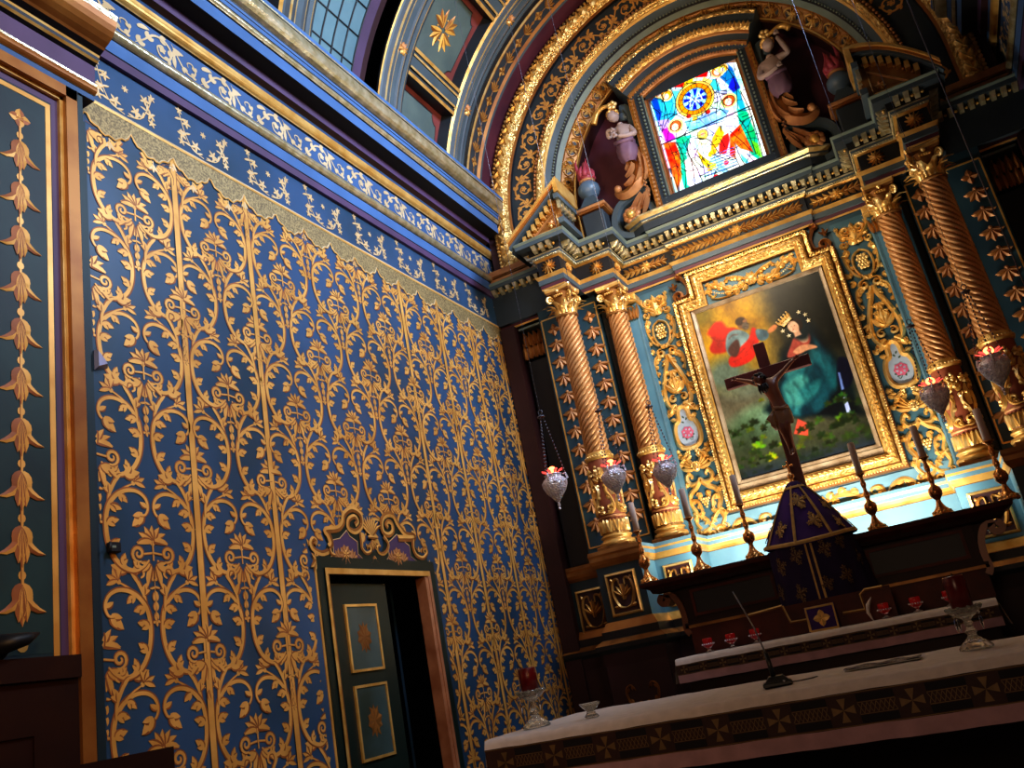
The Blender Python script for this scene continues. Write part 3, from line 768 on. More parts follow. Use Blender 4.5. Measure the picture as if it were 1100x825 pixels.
# ================================================================ altarpiece
mat('red_ground', (.32,.085,.04), .5, scale=8)
mat('flame_red', (.40,.06,.09), .5, scale=12)
mat('urn_blue', (.11,.17,.24), .4, scale=6)
mat('flesh', (.42,.31,.28), .55, scale=8)
mat('putto_cloth', (.20,.11,.17), .6, scale=8)
mat('shaft_copper', (.70,.40,.19), .36, .45, scale=10, col2=(.52,.26,.10))
mat('side_blue', (.05,.135,.19), .5, scale=4, col2=(.03,.09,.13))
mat('porcelain', (.36,.43,.54), .25, scale=20, var=.1)
mat('rose_pink', (.60,.12,.22), .45, scale=40)
mat('rose_green', (.05,.09,.06), .5)
mat('frame_wood', (.42,.32,.22), .35, .25, scale=10, col2=(.25,.17,.10))
GG = ('gold','gold_dark'); GB = ('gold_bright','gold')
def mirx(P): return P+[(4.6-x,y) for x,y in P[::-1]]
def closed_xz(mb, path, prof, smooth=False):
    n=len(path); A=sum(path[i][0]*path[(i+1)%n][1]-path[(i+1)%n][0]*path[i][1] for i in range(n)); sg = 1 if A>0 else -1
    nor=[]
    for i in range(n):
        dx,dz=path[(i+1)%n][0]-path[i][0],path[(i+1)%n][1]-path[i][1]; l=math.hypot(dx,dz); nor.append((dz/l*sg,-dx/l*sg))
    def offp(i,p):
        a=nor[i-1]; b=nor[i]; nx,nz=a[0]+b[0],a[1]+b[1]; k=2/(nx*nx+nz*nz)
        return path[i][0]+nx*p*k, path[i][1]+nz*p*k
    for (a,b) in zip(prof[:-1],prof[1:]):
        V=[];F=[]
        for i in range(n):
            for q in (a,b):
                x,z=offp(i,q[0]); V.append((x,q[1],z))
        for i in range(n):
            j=(i+1)%n; F.append((2*i,2*j,2*j+1,2*i+1))
        mb.add(V,F,a[2],smooth)
    return offp
def facing(Y): return lambda u,v,h: (u, Y-h, v)
def seg_frames(path, step, p):
    """points along a plan path with offset p: (x,y,dirx,diry)"""
    out=[]
    for (a,b) in zip(path[:-1],path[1:]):
        dx,dy=b[0]-a[0],b[1]-a[1]; l=math.hypot(dx,dy); n=max(1,int(round(l/step)))
        for i in range(n):
            t=(i+.5)/n; out.append((a[0]+dx*t+dy/l*p, a[1]+dy*t-dx/l*p, dx/l, dy/l))
    return out

ENT = mirx([(.012,6.95),(.69,6.95),(.69,6.44),(.90,6.44),(.90,6.80),(1.225,6.80),(1.225,7.17),(1.70,7.17),(1.70,7.13)])
AP = thing('altarpiece', 'tall carved blue and gilt altarpiece filling the end wall of the sanctuary', 'altarpiece', (2.3,7.2,0.42))
def ap_build(mb, name, kind=None):
    o = mb.build(name); o.parent=AP; o.location=(-2.3,-7.2,-.42)
    return o
def sub(mb, name, par):
    o = mb.build(name); o.parent=par; return o
def altarpiece():
    # field
    mb = MB(); mb.box(.012,4.588,7.18,7.29,.42,5.0,'field_teal'); ap_build(mb,'backing_panel')
    # entablature
    mb = MB()
    pr=[(0,4.56,'gold'),(.006,4.575,'maroon'),(.008,4.605,'slate'),(.016,4.61,'slate'),(.016,4.655,'gold'),(.035,4.685,'gold_dark'),(.0,4.69,'black_paint'),(.0,4.83,'gold'),(.022,4.845,'gold_silver'),(.028,4.862,'slate'),(.034,4.878,'gold_silver'),(.040,4.888,'void'),(.045,4.95,'slate_dark'),(.125,4.952,'slate'),(.128,4.985,'sage'),(.140,5.0,'sage'),(.142,5.006,'slate_dark'),(-.3,5.03,'slate_dark')]
    sweep_plan(mb, ENT, pr)
    sweep_plan(mb, ENT, [(-.0,4.56,'slate_dark'),(-.25,4.56,'slate_dark')])
    # leaf blocks, beads
    mm=mb
    for x,y,dx,dy in seg_frames(ENT,.072,.075):
        nx,ny=dy,-dx
        a=math.atan2(dy,dx)
        def f(u,v,h,x=x,y=y,dx=dx,dy=dy,nx=nx,ny=ny): return (x+dx*u+nx*h,y+dy*u+ny*h,v)
        V=[f(u,v,h) for u,v,h in ((-.018,4.895,-.03),(.018,4.895,-.03),(.022,4.95,-.03),(-.022,4.95,-.03),(-.014,4.905,.02),(.014,4.905,.02),(.020,4.95,.042),(-.020,4.95,.042))]
        mm.add(V,[(4,5,6,7),(0,4,7,3),(1,2,6,5),(0,1,5,4)],'gold_silver')
        V=[f(u,v,h) for u,v,h in ((.028,4.91,-.028),(.046,4.91,-.028),(.046,4.94,-.01),(.028,4.94,-.01))]
        mm.ball(f(.037,4.925,-.01),.013,'gold',6,4)
    for x,y,dx,dy in seg_frames(ENT,.020,.034): mm.ball((x,y,4.852),.008,'gold_silver',5,3)
    E = ap_build(mb,'entablature')
    def rosette(x,y,ang,r):
        q=MB(); f=lambda u,v,h: (x+u*math.cos(ang)+h*math.sin(ang), y+u*math.sin(ang)-h*math.cos(ang), 4.76+v)
        flower(q,f,0,0,r,12,h=.018,h0=.003,m=GG,w=.36); flower(q,f,0,0,r*.6,9,h=.026,h0=.008,m=GB,w=.4); q.ball(f(0,0,.02),.014,'copper',8,5)
        sub(q,'frieze_rosette',E)
    for mx in (0,1):
        X=lambda x: x if not mx else 4.6-x
        rosette(X(.795),6.44,0,.068); rosette(X(1.10),6.80,0,.066)
        rosette(X(.90),6.60,PI/2 if not mx else -PI/2,.05); rosette(X(1.225),6.97,PI/2 if not mx else -PI/2,.05)
        rosette(X(.30),6.95,0,.06)
    def garland(x0,x1,Y):
        q=MB(); f=lambda u,v,h: (x0+u, Y-h, 4.76+v); L=x1-x0
        n=int(L/.045)
        for i in range(n):
            u=L*(i+.3)/n; s=-1 if u<L/2 else 1
            for a in (.5,-.5,0): lobe(q,f,u,0,(PI if s<0 else 0)+a*1.3,.07,.032,a*.5,h=.016,h0=.004,m=GG)
        flower(q,f,L/2,0,.055,8,h=.025,h0=.006,m=GB)
        sub(q,'frieze_garland',E)
    garland(1.27,1.62,7.17); garland(2.98,3.33,7.17); garland(1.76,2.84,7.13)
    # attic base under the window
    mb=MB(); path=mirx([(1.42,7.29),(1.42,7.10),(1.55,7.02)])
    sweep_plan(mb, path, [(0,5.03,'slate_dark'),(0,5.10,'gold_silver'),(.02,5.115,'slate'),(.02,5.135,'gold_bright'),(.05,5.16,'gold_silver'),(.052,5.175,'slate_dark'),(-.2,5.19,'slate_dark')])
    ap_build(mb,'attic_base')
    # pedestal zone
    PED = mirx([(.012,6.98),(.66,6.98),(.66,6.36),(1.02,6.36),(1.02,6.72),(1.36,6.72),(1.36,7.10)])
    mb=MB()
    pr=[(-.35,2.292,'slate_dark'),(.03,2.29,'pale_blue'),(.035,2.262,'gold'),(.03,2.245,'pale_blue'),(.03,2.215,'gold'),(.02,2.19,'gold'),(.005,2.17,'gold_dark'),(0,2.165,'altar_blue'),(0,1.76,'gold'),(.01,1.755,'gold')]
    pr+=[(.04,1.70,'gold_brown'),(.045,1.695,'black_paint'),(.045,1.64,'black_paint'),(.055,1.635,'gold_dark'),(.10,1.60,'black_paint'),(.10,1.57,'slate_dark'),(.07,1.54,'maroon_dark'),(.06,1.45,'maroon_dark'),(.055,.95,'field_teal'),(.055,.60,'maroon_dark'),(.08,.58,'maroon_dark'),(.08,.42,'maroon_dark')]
    dk={'pale_blue':'gold_dark','altar_blue':'teal_dark','gold':'gold_brown','field_teal':'teal_dark'}  # outer pedestals swapped to darker colours, their shade put into the colour
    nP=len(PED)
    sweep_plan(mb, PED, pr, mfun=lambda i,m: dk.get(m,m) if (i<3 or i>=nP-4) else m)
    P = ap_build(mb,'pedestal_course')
    def ped_panel(x,Y,w,z0,z1,m=GG):
        q=MB(); f=facing(Y)
        closed_xz(q,[(x-w,z0),(x-w,z1),(x+w,z1),(x+w,z0)],[(-.012,Y-.002,'gold'),(-.008,Y-.018,'gold_bright'),(.004,Y-.014,'gold'),(.010,Y-.001,'gold')])
        q.box(x-w,x+w,Y-.003,Y,z0,z1,'maroon_dark')
        zc=(z0+z1)/2; H=z1-z0
        ff=off(f,x,zc)
        for g_ in (ff,lambda u,v,h: ff(-u,v,h)):
            ribbon(q,g_,cr([(0,-H*.36),(w*.45,-H*.30),(w*.72,0),(w*.62,H*.3),(w*.25,H*.36),(w*.2,H*.2)],5),taper(.028),.016,.004,m)
            for a in (.2,.7,1.2): lobe(q,g_,.0,-.02,PI/2-a,H*.3,.03,a*.5,.016,.006,m)
            lobe(q,g_,w*.4,-H*.3,-.3,w*.4,.03,.8,.012,.004,m); lobe(q,g_,w*.6,H*.3,.9,w*.3,.03,.8,.012,.004,m)
        lobe(q,ff,0,-.05,PI/2,H*.4,.05,0,.02,.006,m)
        sub(q,'pedestal_panel',P)
    for X in (lambda x:x, lambda x:4.6-x):
        ped_panel(X(.84),6.36,.115,1.80,2.10); ped_panel(X(1.19),6.72,.11,1.80,2.10); ped_panel(X(.33),6.98,.13,1.72,2.08)
    for X in (lambda x:x, lambda x:4.6-x):
        q=MB(); f=off(facing(6.30),X(.84),1.22)
        for s in (1,-1):
            g_=lambda u,v,h,s=s: f(u*s,v,h)
            acanthus(q,g_,[(.0,-.05),(.06,-.08),(.11,-.03),(.12,.05),(.08,.08),(.05,.04)],.022,.05,4,1,.012,.003,('gold_dark','gold_brown'))
        sub(q,'pedestal_ornament',P)
    # pilaster boards behind the columns
    for X,nm in ((lambda x:x,0),(lambda x:4.6-x,1)):
        def bx(q,x0,x1,y0,y1,z0,z1,m):
            a,b=sorted((X(x0),X(x1))); q.box(a,b,y0,y1,z0,z1,m)
        q=MB(); bx(q,.42,.99,6.90,7.0,2.29,4.60,'field_teal')
        for a in (.44,.975): bx(q,a-.006,a+.006,6.894,6.90,2.40,4.50,'gold')
        bx(q,.44,.975,6.894,6.90,4.495,4.507,'gold'); bx(q,.44,.975,6.894,6.90,2.395,2.407,'gold')
        for xc in (.545,.90):
            f=lambda u,v,h,xc=xc: (X(xc+u),6.898-h,v)
            z=4.36
            flower(q,f,0,z+.02,.06,4,h=.012,h0=.002,m=('copper','gold_brown'),a0=0,w=.8)
            z-=.12
            while z>2.5:
                q.ball(f(0,z+.035,.006),.016,'copper',6,4)
                for a in (-1.1,-.5,0,.5,1.1): lobe(q,f,0,z+.02,-PI/2+a,.10-.01*abs(a),.045,a*.7,.014,.002,('copper','gold_brown'))
                z-=.165
        ap_build(q,'pilaster')
        q=MB(); bx(q,1.04,1.30,7.05,7.18,2.29,4.45,'altar_blue'); bx(q,1.0,1.04,6.95,7.18,2.29,4.56,'black_paint'); bx(q,1.285,1.30,7.045,7.05,2.29,4.45,'pale_blue')
        # small gilt capital of the pilaster
        f=lambda u,v,h: (X(1.24+u),7.05-h,v)
        for i in range(4): lobe(q,f,-.03+i*.025,4.27,PI/2+(1.5-i)*.1,.13,.035,0,.02,.004,GG)
        q.bev(min(X(1.06),X(1.32)),max(X(1.06),X(1.32)),7.0,7.16,4.42,4.50,'gold',.01)
        ap_build(q,'pilaster')
        # dark outermost bay with a reddish capital
        q=MB(); bx(q,.012,.16,6.9,7.2,.42,4.56,'maroon_dark'); bx(q,.19,.40,7.0,7.2,2.3,4.2,'black_paint'); bx(q,.17,.42,6.97,7.1,4.62,4.66,'gold_dark'); bx(q,.17,.42,6.97,7.1,4.52,4.54,'sage')
        f=lambda u,v,h: (X(.29+u),6.99-h,v)
        for i in range(5): lobe(q,f,-.10+i*.05,4.22,PI/2,.16,.06,0,.03,.0,('copper','gold_brown'))
        for i in range(4): lobe(q,f,-.075+i*.05,4.34,PI/2,.14,.06,0,.04,.0,('copper','gold_brown'))
        bx(q,.41,.42,6.98,6.99,2.3,4.45,'teal_panel')
        ap_build(q,'corner_pilaster')
altarpiece()

def side_panel(mx):
    WS[0]=1.45; _side_panel(mx); WS[0]=1.0
def _side_panel(mx):
    """carved gilt openwork on blue between column and picture"""
    X=(lambda x:x) if not mx else (lambda x:4.6-x)
    q=MB(); xc=1.43; YY=7.178
    F=lambda u,v,h: (X(xc+u),YY-h,v)
    x0,x1=sorted((X(1.29),X(1.585))); q.box(x0,x1,YY,YY+.003,2.28,4.52,'side_blue')
    R_=dict(h=.026,h0=.006,m=GB)
    def both(fn):
        fn(F); fn(lambda u,v,h: F(-u,v,h))
    def half(f):
        # crown of scrolls
        ribbon(q,f,spiral(.055,4.42,.042,.008,-2.2,1.3,18),taper(.024),**R_)
        acanthus(q,f,[(.0,4.30),(.03,4.34),(.075,4.37),(.115,4.42),(.10,4.47)],.026,.06,3,-1,**R_)
        ribbon(q,f,spiral(.10,4.31,.032,.006,2.4,1.2,16),taper(.022),**R_)
        acanthus(q,f,[(.10,4.27),(.125,4.20),(.12,4.12),(.09,4.04),(.05,3.99)],.024,.055,4,-1,**R_)
        ribbon(q,f,cr([(.0,4.23),(.06,4.19),(.075,4.10),(.05,4.02),(0,3.97)],5),.016,**R_)
        ribbon(q,f,spiral(.05,3.93,.040,.008,1.9,-1.3,18),taper(.024),**R_)
        acanthus(q,f,[(.08,3.92),(.12,3.88),(.135,3.80),(.12,3.72)],.022,.06,4,-1,**R_)
        for (u,v,a,L_) in ((.02,4.40,1.9,.07),(.09,4.22,-.3,.06),(.12,4.02,.6,.06),(.11,3.98,-1.0,.06),(.03,4.0,-2.4,.05),(.125,3.66,.4,.06),(.115,3.60,-1.2,.07),(.12,3.52,-.4,.05),(.02,3.85,-.9,.06),(.04,3.42,-1.9,.05),(.11,3.36,.3,.05),(.12,3.02,.8,.05),(.08,2.97,-.8,.06),(.12,2.90,.3,.05),(.12,2.72,.7,.06),(.03,2.66,-1.4,.06),(.13,2.66,-.4,.05),(.03,2.50,-.4,.05),(.02,2.44,-1.2,.06),(.12,2.44,.6,.05),(.05,2.32,-.2,.06),(.01,3.75,-1.57,.07),(.02,3.68,-1.2,.06)):
            lobe(q,f,u,v,a,L_,.032,.5,**R_); lobe(q,f,u,v,a+.7,L_*.7,.024,.5,**R_)
        # lyre band
        ribbon(q,f,cr([(.005,3.90),(.03,3.82),(.075,3.70),(.108,3.58),(.105,3.47),(.06,3.40),(.03,3.40)],6),.030,**R_)
        for a in (.0,.45,.9): lobe(q,f,0,3.55,PI/2-a,.15-.03*a,.04,a*.4,**R_)
        ribbon(q,f,spiral(.045,3.50,.034,.006,2.2,-1.2,16),taper(.02),**R_)
        lobe(q,f,.03,3.44,-.5,.12,.05,-.9,**R_); ribbon(q,f,spiral(.10,3.395,.022,.005,1.2,-1.2,12),taper(.018),**R_)
        # medallion frame
        ribbon(q,f,cr([(.0,3.42),(.03,3.40),(.045,3.36),(.05,3.30),(.085,3.27),(.105,3.20),(.10,3.11),(.065,3.06),(.0,3.045)],6),.030,.03,.006,('gold_bright','gold'))
        lobe(q,f,.075,3.30,.9,.05,.03,-1.2,**R_)
        # grapes under it
        for i in range(7): q.ball(f(.01+.015*(i%3)+.02,3.02-.014*(i//2),.012),.013,'gold_bright',6,4)
        for i in range(5): lobe(q,f,.03+.02*i,2.985+.02*(i%2),-.9+.3*i,.05,.028,.3,**R_)
        # cherub wings
        for k in range(4): lobe(q,f,.03,2.86+.012*k,.15+.28*k,.105-.006*k,.030,.25,**R_)
        # scrolls under the head
        ribbon(q,f,cr([(.0,2.78),(.03,2.74),(.085,2.74),(.11,2.79),(.085,2.83),(.06,2.805),(.07,2.785)],5),taper(.028,.6,.4),**R_)
        ribbon(q,f,cr([(.01,2.75),(.055,2.70),(.11,2.66),(.13,2.58),(.10,2.50),(.12,2.42),(.09,2.36)],5),.030,**R_)
        acanthus(q,f,[(.10,2.62),(.06,2.58),(.05,2.50),(.075,2.44)],.022,.05,3,1,**R_)
        ribbon(q,f,cr([(.125,2.50),(.06,2.46),(.0,2.38),(-.06,2.31)],5),.028,**R_)
        ribbon(q,f,spiral(.11,2.34,.030,.006,1.6,-1.2,16),taper(.024),**R_)
        lobe(q,f,.02,2.36,-.6,.10,.04,.8,**R_)
    both(half)
    lobe(q,F,0,4.28,PI/2,.20,.05,0,**R_)
    for i in range(5):
        for j in range(3+(i%2)): q.ball(F((j-(2+(i%2))/2)*.024,4.17-.026*i+.005,.018),.015,'gold_bright',6,4)
    for i in range(4):
        for j in range(4-i): q.ball(F((j-(3-i)/2)*.022,2.60-.022*i,.014),.013,'gold_bright',6,4)
    lobe(q,F,0,3.53,PI/2,.17,.045,0,**R_)
    o=ap_build(q,'side_carving')
    # head of the cherub
    hd=MB(); c=F(0,2.87,.03); hd.ball(c,.036,'gold_bright',12,9,(1,.8,1.12)); hd.ball((c[0],c[1]-.032,c[2]-.004),.008,'gold',6,4); 
    for s in (-1,1): hd.ball((c[0]+s*.013,c[1]-.028,c[2]+.008),.006,'gold_dark',6,4); hd.ball((c[0]+s*.02,c[1]-.018,c[2]-.014),.012,'gold_bright',6,4)
    hd.ball((c[0],c[1]-.030,c[2]-.019),.007,'gold_dark',6,3,(1.3,.5,.6))
    for k in range(7): a=PI*k/6; hd.ball((c[0]+.034*math.cos(a),c[1]-.008,c[2]+.012+.030*math.sin(a)),.012,'gold',6,4)
    sub(hd,'cherub_head',o)
    # porcelain rose medallion
    md=MB(); P=cr([(0,3.40),(.035,3.355),(.042,3.30),(.078,3.24),(.085,3.15),(.05,3.08),(0,3.06),(-.05,3.08),(-.085,3.15),(-.078,3.24),(-.042,3.30),(-.035,3.355)],4,True)
    md.slab(F,P,'porcelain',.002,.008)
    RP=('rose_pink','rose_pink')
    for k,(r,n) in enumerate(((.055,7),(.040,6),(.024,5))): flower(md,F,.0,3.18,r,n,h=.002,h0=.010+.0015*k,m=(('rose_pink','porcelain') if k==1 else RP),a0=k,w=.8)
    for a in (-2.2,-1.0,-.5,3.4): lobe(md,F,.0,3.17,a,.06,.018,.5,.001,.009,('rose_green','rose_green'))
    for (u,v,a) in ((.0,3.31,2.1),(.01,3.29,1.0),(-.01,3.27,2.4)): lobe(md,F,u,v,a,.025,.009,.2,.001,.009,('rose_green','rose_green'))
    ribbon(md,F,cr([(.0,3.14),(.02,3.11),(.035,3.12)],4),.003,.001,.009,('rose_green','rose_green'))
    sub(md,'rose_medallion',o)
side_panel(0); side_panel(1)
def lower_band():
    WS[0]=1.7; _lower_band(); WS[0]=1.0
def _lower_band():
    q=MB(); F=facing(7.165)
    q.box(1.30,3.30,7.165,7.18,2.235,2.42,'pale_blue')
    q.box(1.30,3.30,7.14,7.18,2.222,2.236,'black_paint')
    for s in (1,-1):
        f=lambda u,v,h,s=s: F(2.3+u*s,v,h)
        Rr=dict(h=.018,h0=.003,m=('gold_bright','gold'))
        acanthus(q,f,[(.05,2.32),(.14,2.36),(.24,2.35),(.32,2.29),(.40,2.26),(.47,2.29),(.46,2.35),(.40,2.35),(.39,2.31)],.028,.07,7,1,t0=.05,t1=.7,**Rr)
        acanthus(q,f,[(.28,2.27),(.20,2.25),(.12,2.27),(.10,2.32),(.15,2.33)],.024,.06,4,-1,**Rr)
        acanthus(q,f,[(.48,2.27),(.56,2.34),(.64,2.36),(.70,2.31),(.67,2.27),(.63,2.29)],.024,.06,5,-1,**Rr)
        ribbon(q,f,spiral(.80,2.33,.04,.008,PI,1.3,16),taper(.024),**Rr); ribbon(q,f,spiral(.88,2.30,.035,.008,0,-1.3,16),taper(.022),**Rr)
        acanthus(q,f,[(.70,2.27),(.78,2.26),(.86,2.27),(.95,2.33)],.02,.06,4,1,**Rr)
    flower(q,F,2.3,2.32,.07,9,h=.03,h0=.004,m=GB)
    ap_build(q,'lower_carving')
lower_band()

# picture ------------------------------------------------------------
FR = [(1.735,2.575),(1.735,4.18),(1.90,4.18),(1.90,4.40),(2.70,4.40),(2.70,4.18),(2.865,4.18),(2.865,2.575)]
PIC = thing('altar_painting', 'religious oil painting in a broad eared gilt frame above the high altar', 'painting', (2.3,7.18,2.44))
def pic_part(mb,name,par=None):
    o=mb.build(name); o.parent=PIC; o.location=(-2.3,-7.18,-2.44); return o
def frame():
    q=MB()
    pr=[(0,7.13,'gold_dark'),(.004,7.09,'gold'),(.014,7.075,'gold_carved')]+[(.014+.072*t,7.075-.045*math.sin(PI*t),'gold_carved') for t in (.15,.35,.5,.65,.85)]+[(.088,7.085,'gold_dark'),(.094,7.10,'gold_dark'),(.10,7.085,'gold_carved'),(.122,7.08,'gold_brown'),(.135,7.11,'gold_dark'),(.14,7.178,'gold_dark')]
    offp=closed_xz(q,FR,pr)
    n=len(FR)
    # raised foliage on the swelling and small outer beads
    def line(p):
        pts=[offp(i,p) for i in range(n)]
        return [(pts[i],pts[(i+1)%n]) for i in range(n)]
    k=0
    for a,b in line(.05):
        dx,dz=b[0]-a[0],b[1]-a[1]; L=math.hypot(dx,dz); m=max(1,int(L/.042)); an=math.atan2(dz,dx)
        for i in range(m):
            t=(i+.5)/m; f=lambda u,v,h,x=a[0]+dx*t,z=a[1]+dz*t,c=math.cos(an),s=math.sin(an): (x+u*c-v*s,7.038-h,z+u*s+v*c)
            for sd in (1,-1): lobe(q,f,-.018,0,sd*.75,.046,.020,-sd*.6,.010,-.004,('gold_bright','gold'),4)
            lobe(q,f,-.02,0,0,.038,.016,0,.012,-.002,('gold_bright','gold_silver'),4)
    for a,b in line(.125):
        dx,dz=b[0]-a[0],b[1]-a[1]; L=math.hypot(dx,dz); m=max(1,int(L/.022))
        for i in range(m): t=(i+.5)/m; q.ball((a[0]+dx*t,7.082,a[1]+dz*t),.008,'gold_bright',5,3)
    fo=pic_part(q,'gilt_frame')
    q=MB()
    closed_xz(q,[(1.755,2.645),(1.755,4.17),(2.845,4.17),(2.845,2.645)],[(-.02,7.125,'frame_wood'),(-.01,7.105,'frame_wood'),(.014,7.095,'frame_wood'),(.02,7.12,'frame_wood')])
    q.box(1.735,2.865,7.09,7.13,2.575,2.625,'frame_wood')
    pic_part(q,'inner_slip')
    # carved panel between the ears
    WS[0]=1.5
    q=MB(); q.box(1.90,2.70,7.125,7.13,4.19,4.40,'side_blue'); F=facing(7.122)
    for s in (1,-1):
        f=lambda u,v,h,s=s: F(2.3+u*s,v,h); Rr=dict(h=.022,h0=.003,m=GB)
        acanthus(q,f,[(.05,4.27),(.12,4.24),(.20,4.26),(.27,4.33),(.34,4.36),(.375,4.31),(.35,4.25),(.31,4.26)],.026,.065,7,1,both=True,t0=.05,t1=.7,**Rr)
        ribbon(q,f,cr([(.04,4.31),(.12,4.35),(.20,4.37)],5),.02,**Rr); acanthus(q,f,[(.07,4.33),(.14,4.36),(.22,4.35)],.018,.05,4,-1,**Rr)
        ribbon(q,f,cr([(.06,4.26),(.18,4.21),(.30,4.215),(.36,4.24)],5),.012,**Rr)
        for i in range(16): t=i/15; q.ball(f(.07+.27*t,4.285-.05*math.sin(PI*t),.02),.008,'gold_bright',5,3)
    flower(q,F,2.3,4.29,.06,8,h=.03,h0=.01,m=GB); q.ball(F(2.3,4.29,.03),.028,'gold_bright',10,6,(1,.6,1))
    pic_part(q,'frame_crest'); WS[0]=1.0
    # curled brackets above the ears
    for s in (1,-1):
        q=MB(); f=lambda u,v,h,s=s: (2.3+(u-2.3)*s,7.15-h,v); Rr=dict(h=.03,h0=.0,m=('copper','gold_brown'))
        ribbon(q,f,spiral(1.665,4.37,.050,.010,PI*1.5,-1.4,18),taper(.034),**Rr)
        ribbon(q,f,cr([(1.70,4.345),(1.75,4.36),(1.76,4.45),(1.72,4.53),(1.70,4.56)],5),.034,**Rr)
        ribbon(q,f,spiral(1.705,4.545,.034,.008,0,1.3,14),taper(.026),**Rr)
        ribbon(q,f,[(1.64,4.43),(1.64,4.50)],.022,**Rr); fan(q,f,1.64,4.45,.05,3,PI/2-.7,PI/2+.7,**Rr)
        pic_part(q,'ear_scroll')
frame()

# software painting into colour attributes --------------------------
class Canvas:
    round=True
    def __init__(s, x0, x1, z0, z1, nx, ny):
        s.x=np.linspace(x0,x1,nx); s.z=np.linspace(z0,z1,ny); s.X,s.Z=np.meshgrid(s.x,s.z); s.C=np.zeros((ny,nx,3)); s.rs=np.random.RandomState(3)
    def noise(s, sc, seed=0, oct=3):
        r=np.random.RandomState(seed); out=np.zeros_like(s.X); amp=1
        for o in range(oct):
            n=int(sc*2**o)+3; g=r.rand(n,n)
            u=(s.X-s.x[0])/(s.x[-1]-s.x[0])*(n-2); v=(s.Z-s.z[0])/(s.z[-1]-s.z[0])*(n-2)
            i=np.floor(u).astype(int); j=np.floor(v).astype(int); fu=u-i; fv=v-j; fu=fu*fu*(3-2*fu); fv=fv*fv*(3-2*fv)
            i1=np.minimum(i+1,n-1); j1=np.minimum(j+1,n-1)
            out+=amp*((g[j,i]*(1-fu)+g[j,i1]*fu)*(1-fv)+(g[j1,i]*(1-fu)+g[j1,i1]*fu)*fv); amp*=.5
        return out/(2-.5**(oct-1))
    def blend(s, m, c): s.C=s.C*(1-m[...,None])+np.array(c)*m[...,None]
    def ell(s, cx, cz, a, b, c, rot=0, soft=.25, al=1):
        dx=s.X-cx; dz=s.Z-cz; ca,sa=math.cos(rot),math.sin(rot); u=(dx*ca+dz*sa)/a; v=(-dx*sa+dz*ca)/b
        d=np.sqrt(u*u+v*v); s.blend(np.clip((1+soft/2-d)/soft,0,1)*al,c)
    def polymask(s, P, soft=.006, wob=0, seed=1):
        X,Z=s.X,s.Z
        if wob: X=X+(s.noise(12,seed)-.5)*wob; Z=Z+(s.noise(12,seed+9)-.5)*wob
        ins=np.zeros(X.shape,bool); D=np.full(X.shape,9.)
        n=len(P)
        for i in range(n):
            (x1,z1),(x2,z2)=P[i],P[(i+1)%n]
            if z1!=z2:
                c=((z1>Z)!=(z2>Z)); t=(x2-x1)*(Z-z1)/(z2-z1)+x1; ins^=c&(X<t)
            dx,dz=x2-x1,z2-z1; L=dx*dx+dz*dz+1e-12; t=np.clip(((X-x1)*dx+(Z-z1)*dz)/L,0,1); D=np.minimum(D,np.hypot(X-x1-t*dx,Z-z1-t*dz))
        return np.clip(.5+np.where(ins,D,-D)/soft/2,0,1)
    def poly(s,P,c,soft=.006,al=1,wob=0,seed=1,shade=None):
        if len(P)>4 and s.round: P=cr([tuple(p) for p in P],4,True)
        m=s.polymask(P,soft,wob,seed)*al
        if shade:
            c2,sc,sd=shade; n=np.clip((s.noise(sc,sd)-.35)*3,0,1); s.C=s.C*(1-m[...,None])+(np.array(c)*n[...,None]+np.array(c2)*(1-n[...,None]))*m[...,None]
        else: s.blend(m,c)
    def line(s,P,c,w,al=1):
        for (x1,z1),(x2,z2) in zip(P[:-1],P[1:]):
            dx,dz=x2-x1,z2-z1; L=dx*dx+dz*dz+1e-12; t=np.clip(((s.X-x1)*dx+(s.Z-z1)*dz)/L,0,1); D=np.hypot(s.X-x1-t*dx,s.Z-z1-t*dz)
            s.blend(np.clip(1.2-D/w,0,1)*al*(D<w*1.2),c)
    def build(s,name,Y,matn,clip=None):
        ny,nx=s.X.shape; V=np.stack([s.X,np.full_like(s.X,Y),s.Z],-1).reshape(-1,3)
        idx=np.arange(nx*ny).reshape(ny,nx); F=np.stack([idx[:-1,:-1],idx[:-1,1:],idx[1:,1:],idx[1:,:-1]],-1).reshape(-1,4)
        if clip is not None:
            cc=V[F].mean(1); F=F[clip(cc[:,0],cc[:,2])]
        me=bpy.data.meshes.new(name); me.from_pydata(V.tolist(),[],F.tolist())
        a=me.color_attributes.new('paint','FLOAT_COLOR','POINT'); col=np.ones((nx*ny,4)); col[:,:3]=np.clip(s.C.reshape(-1,3),0,1)**2.2
        a.data.foreach_set('color',col.ravel()); me.materials.append(MATS[matn]); o=bpy.data.objects.new(name,me); COL.objects.link(o); return o
mat('oil_paint', (1,1,1), .38, vcol='paint', spec=.35)
mat('stained_glass', (1,1,1), .3, vcol='paint', estr=1.25)
def pp(*P,s=5.0,o=(740,280),Y=7.12): return [at_y(o[0]+x/s,o[1]+y/s,Y) for x,y in P]
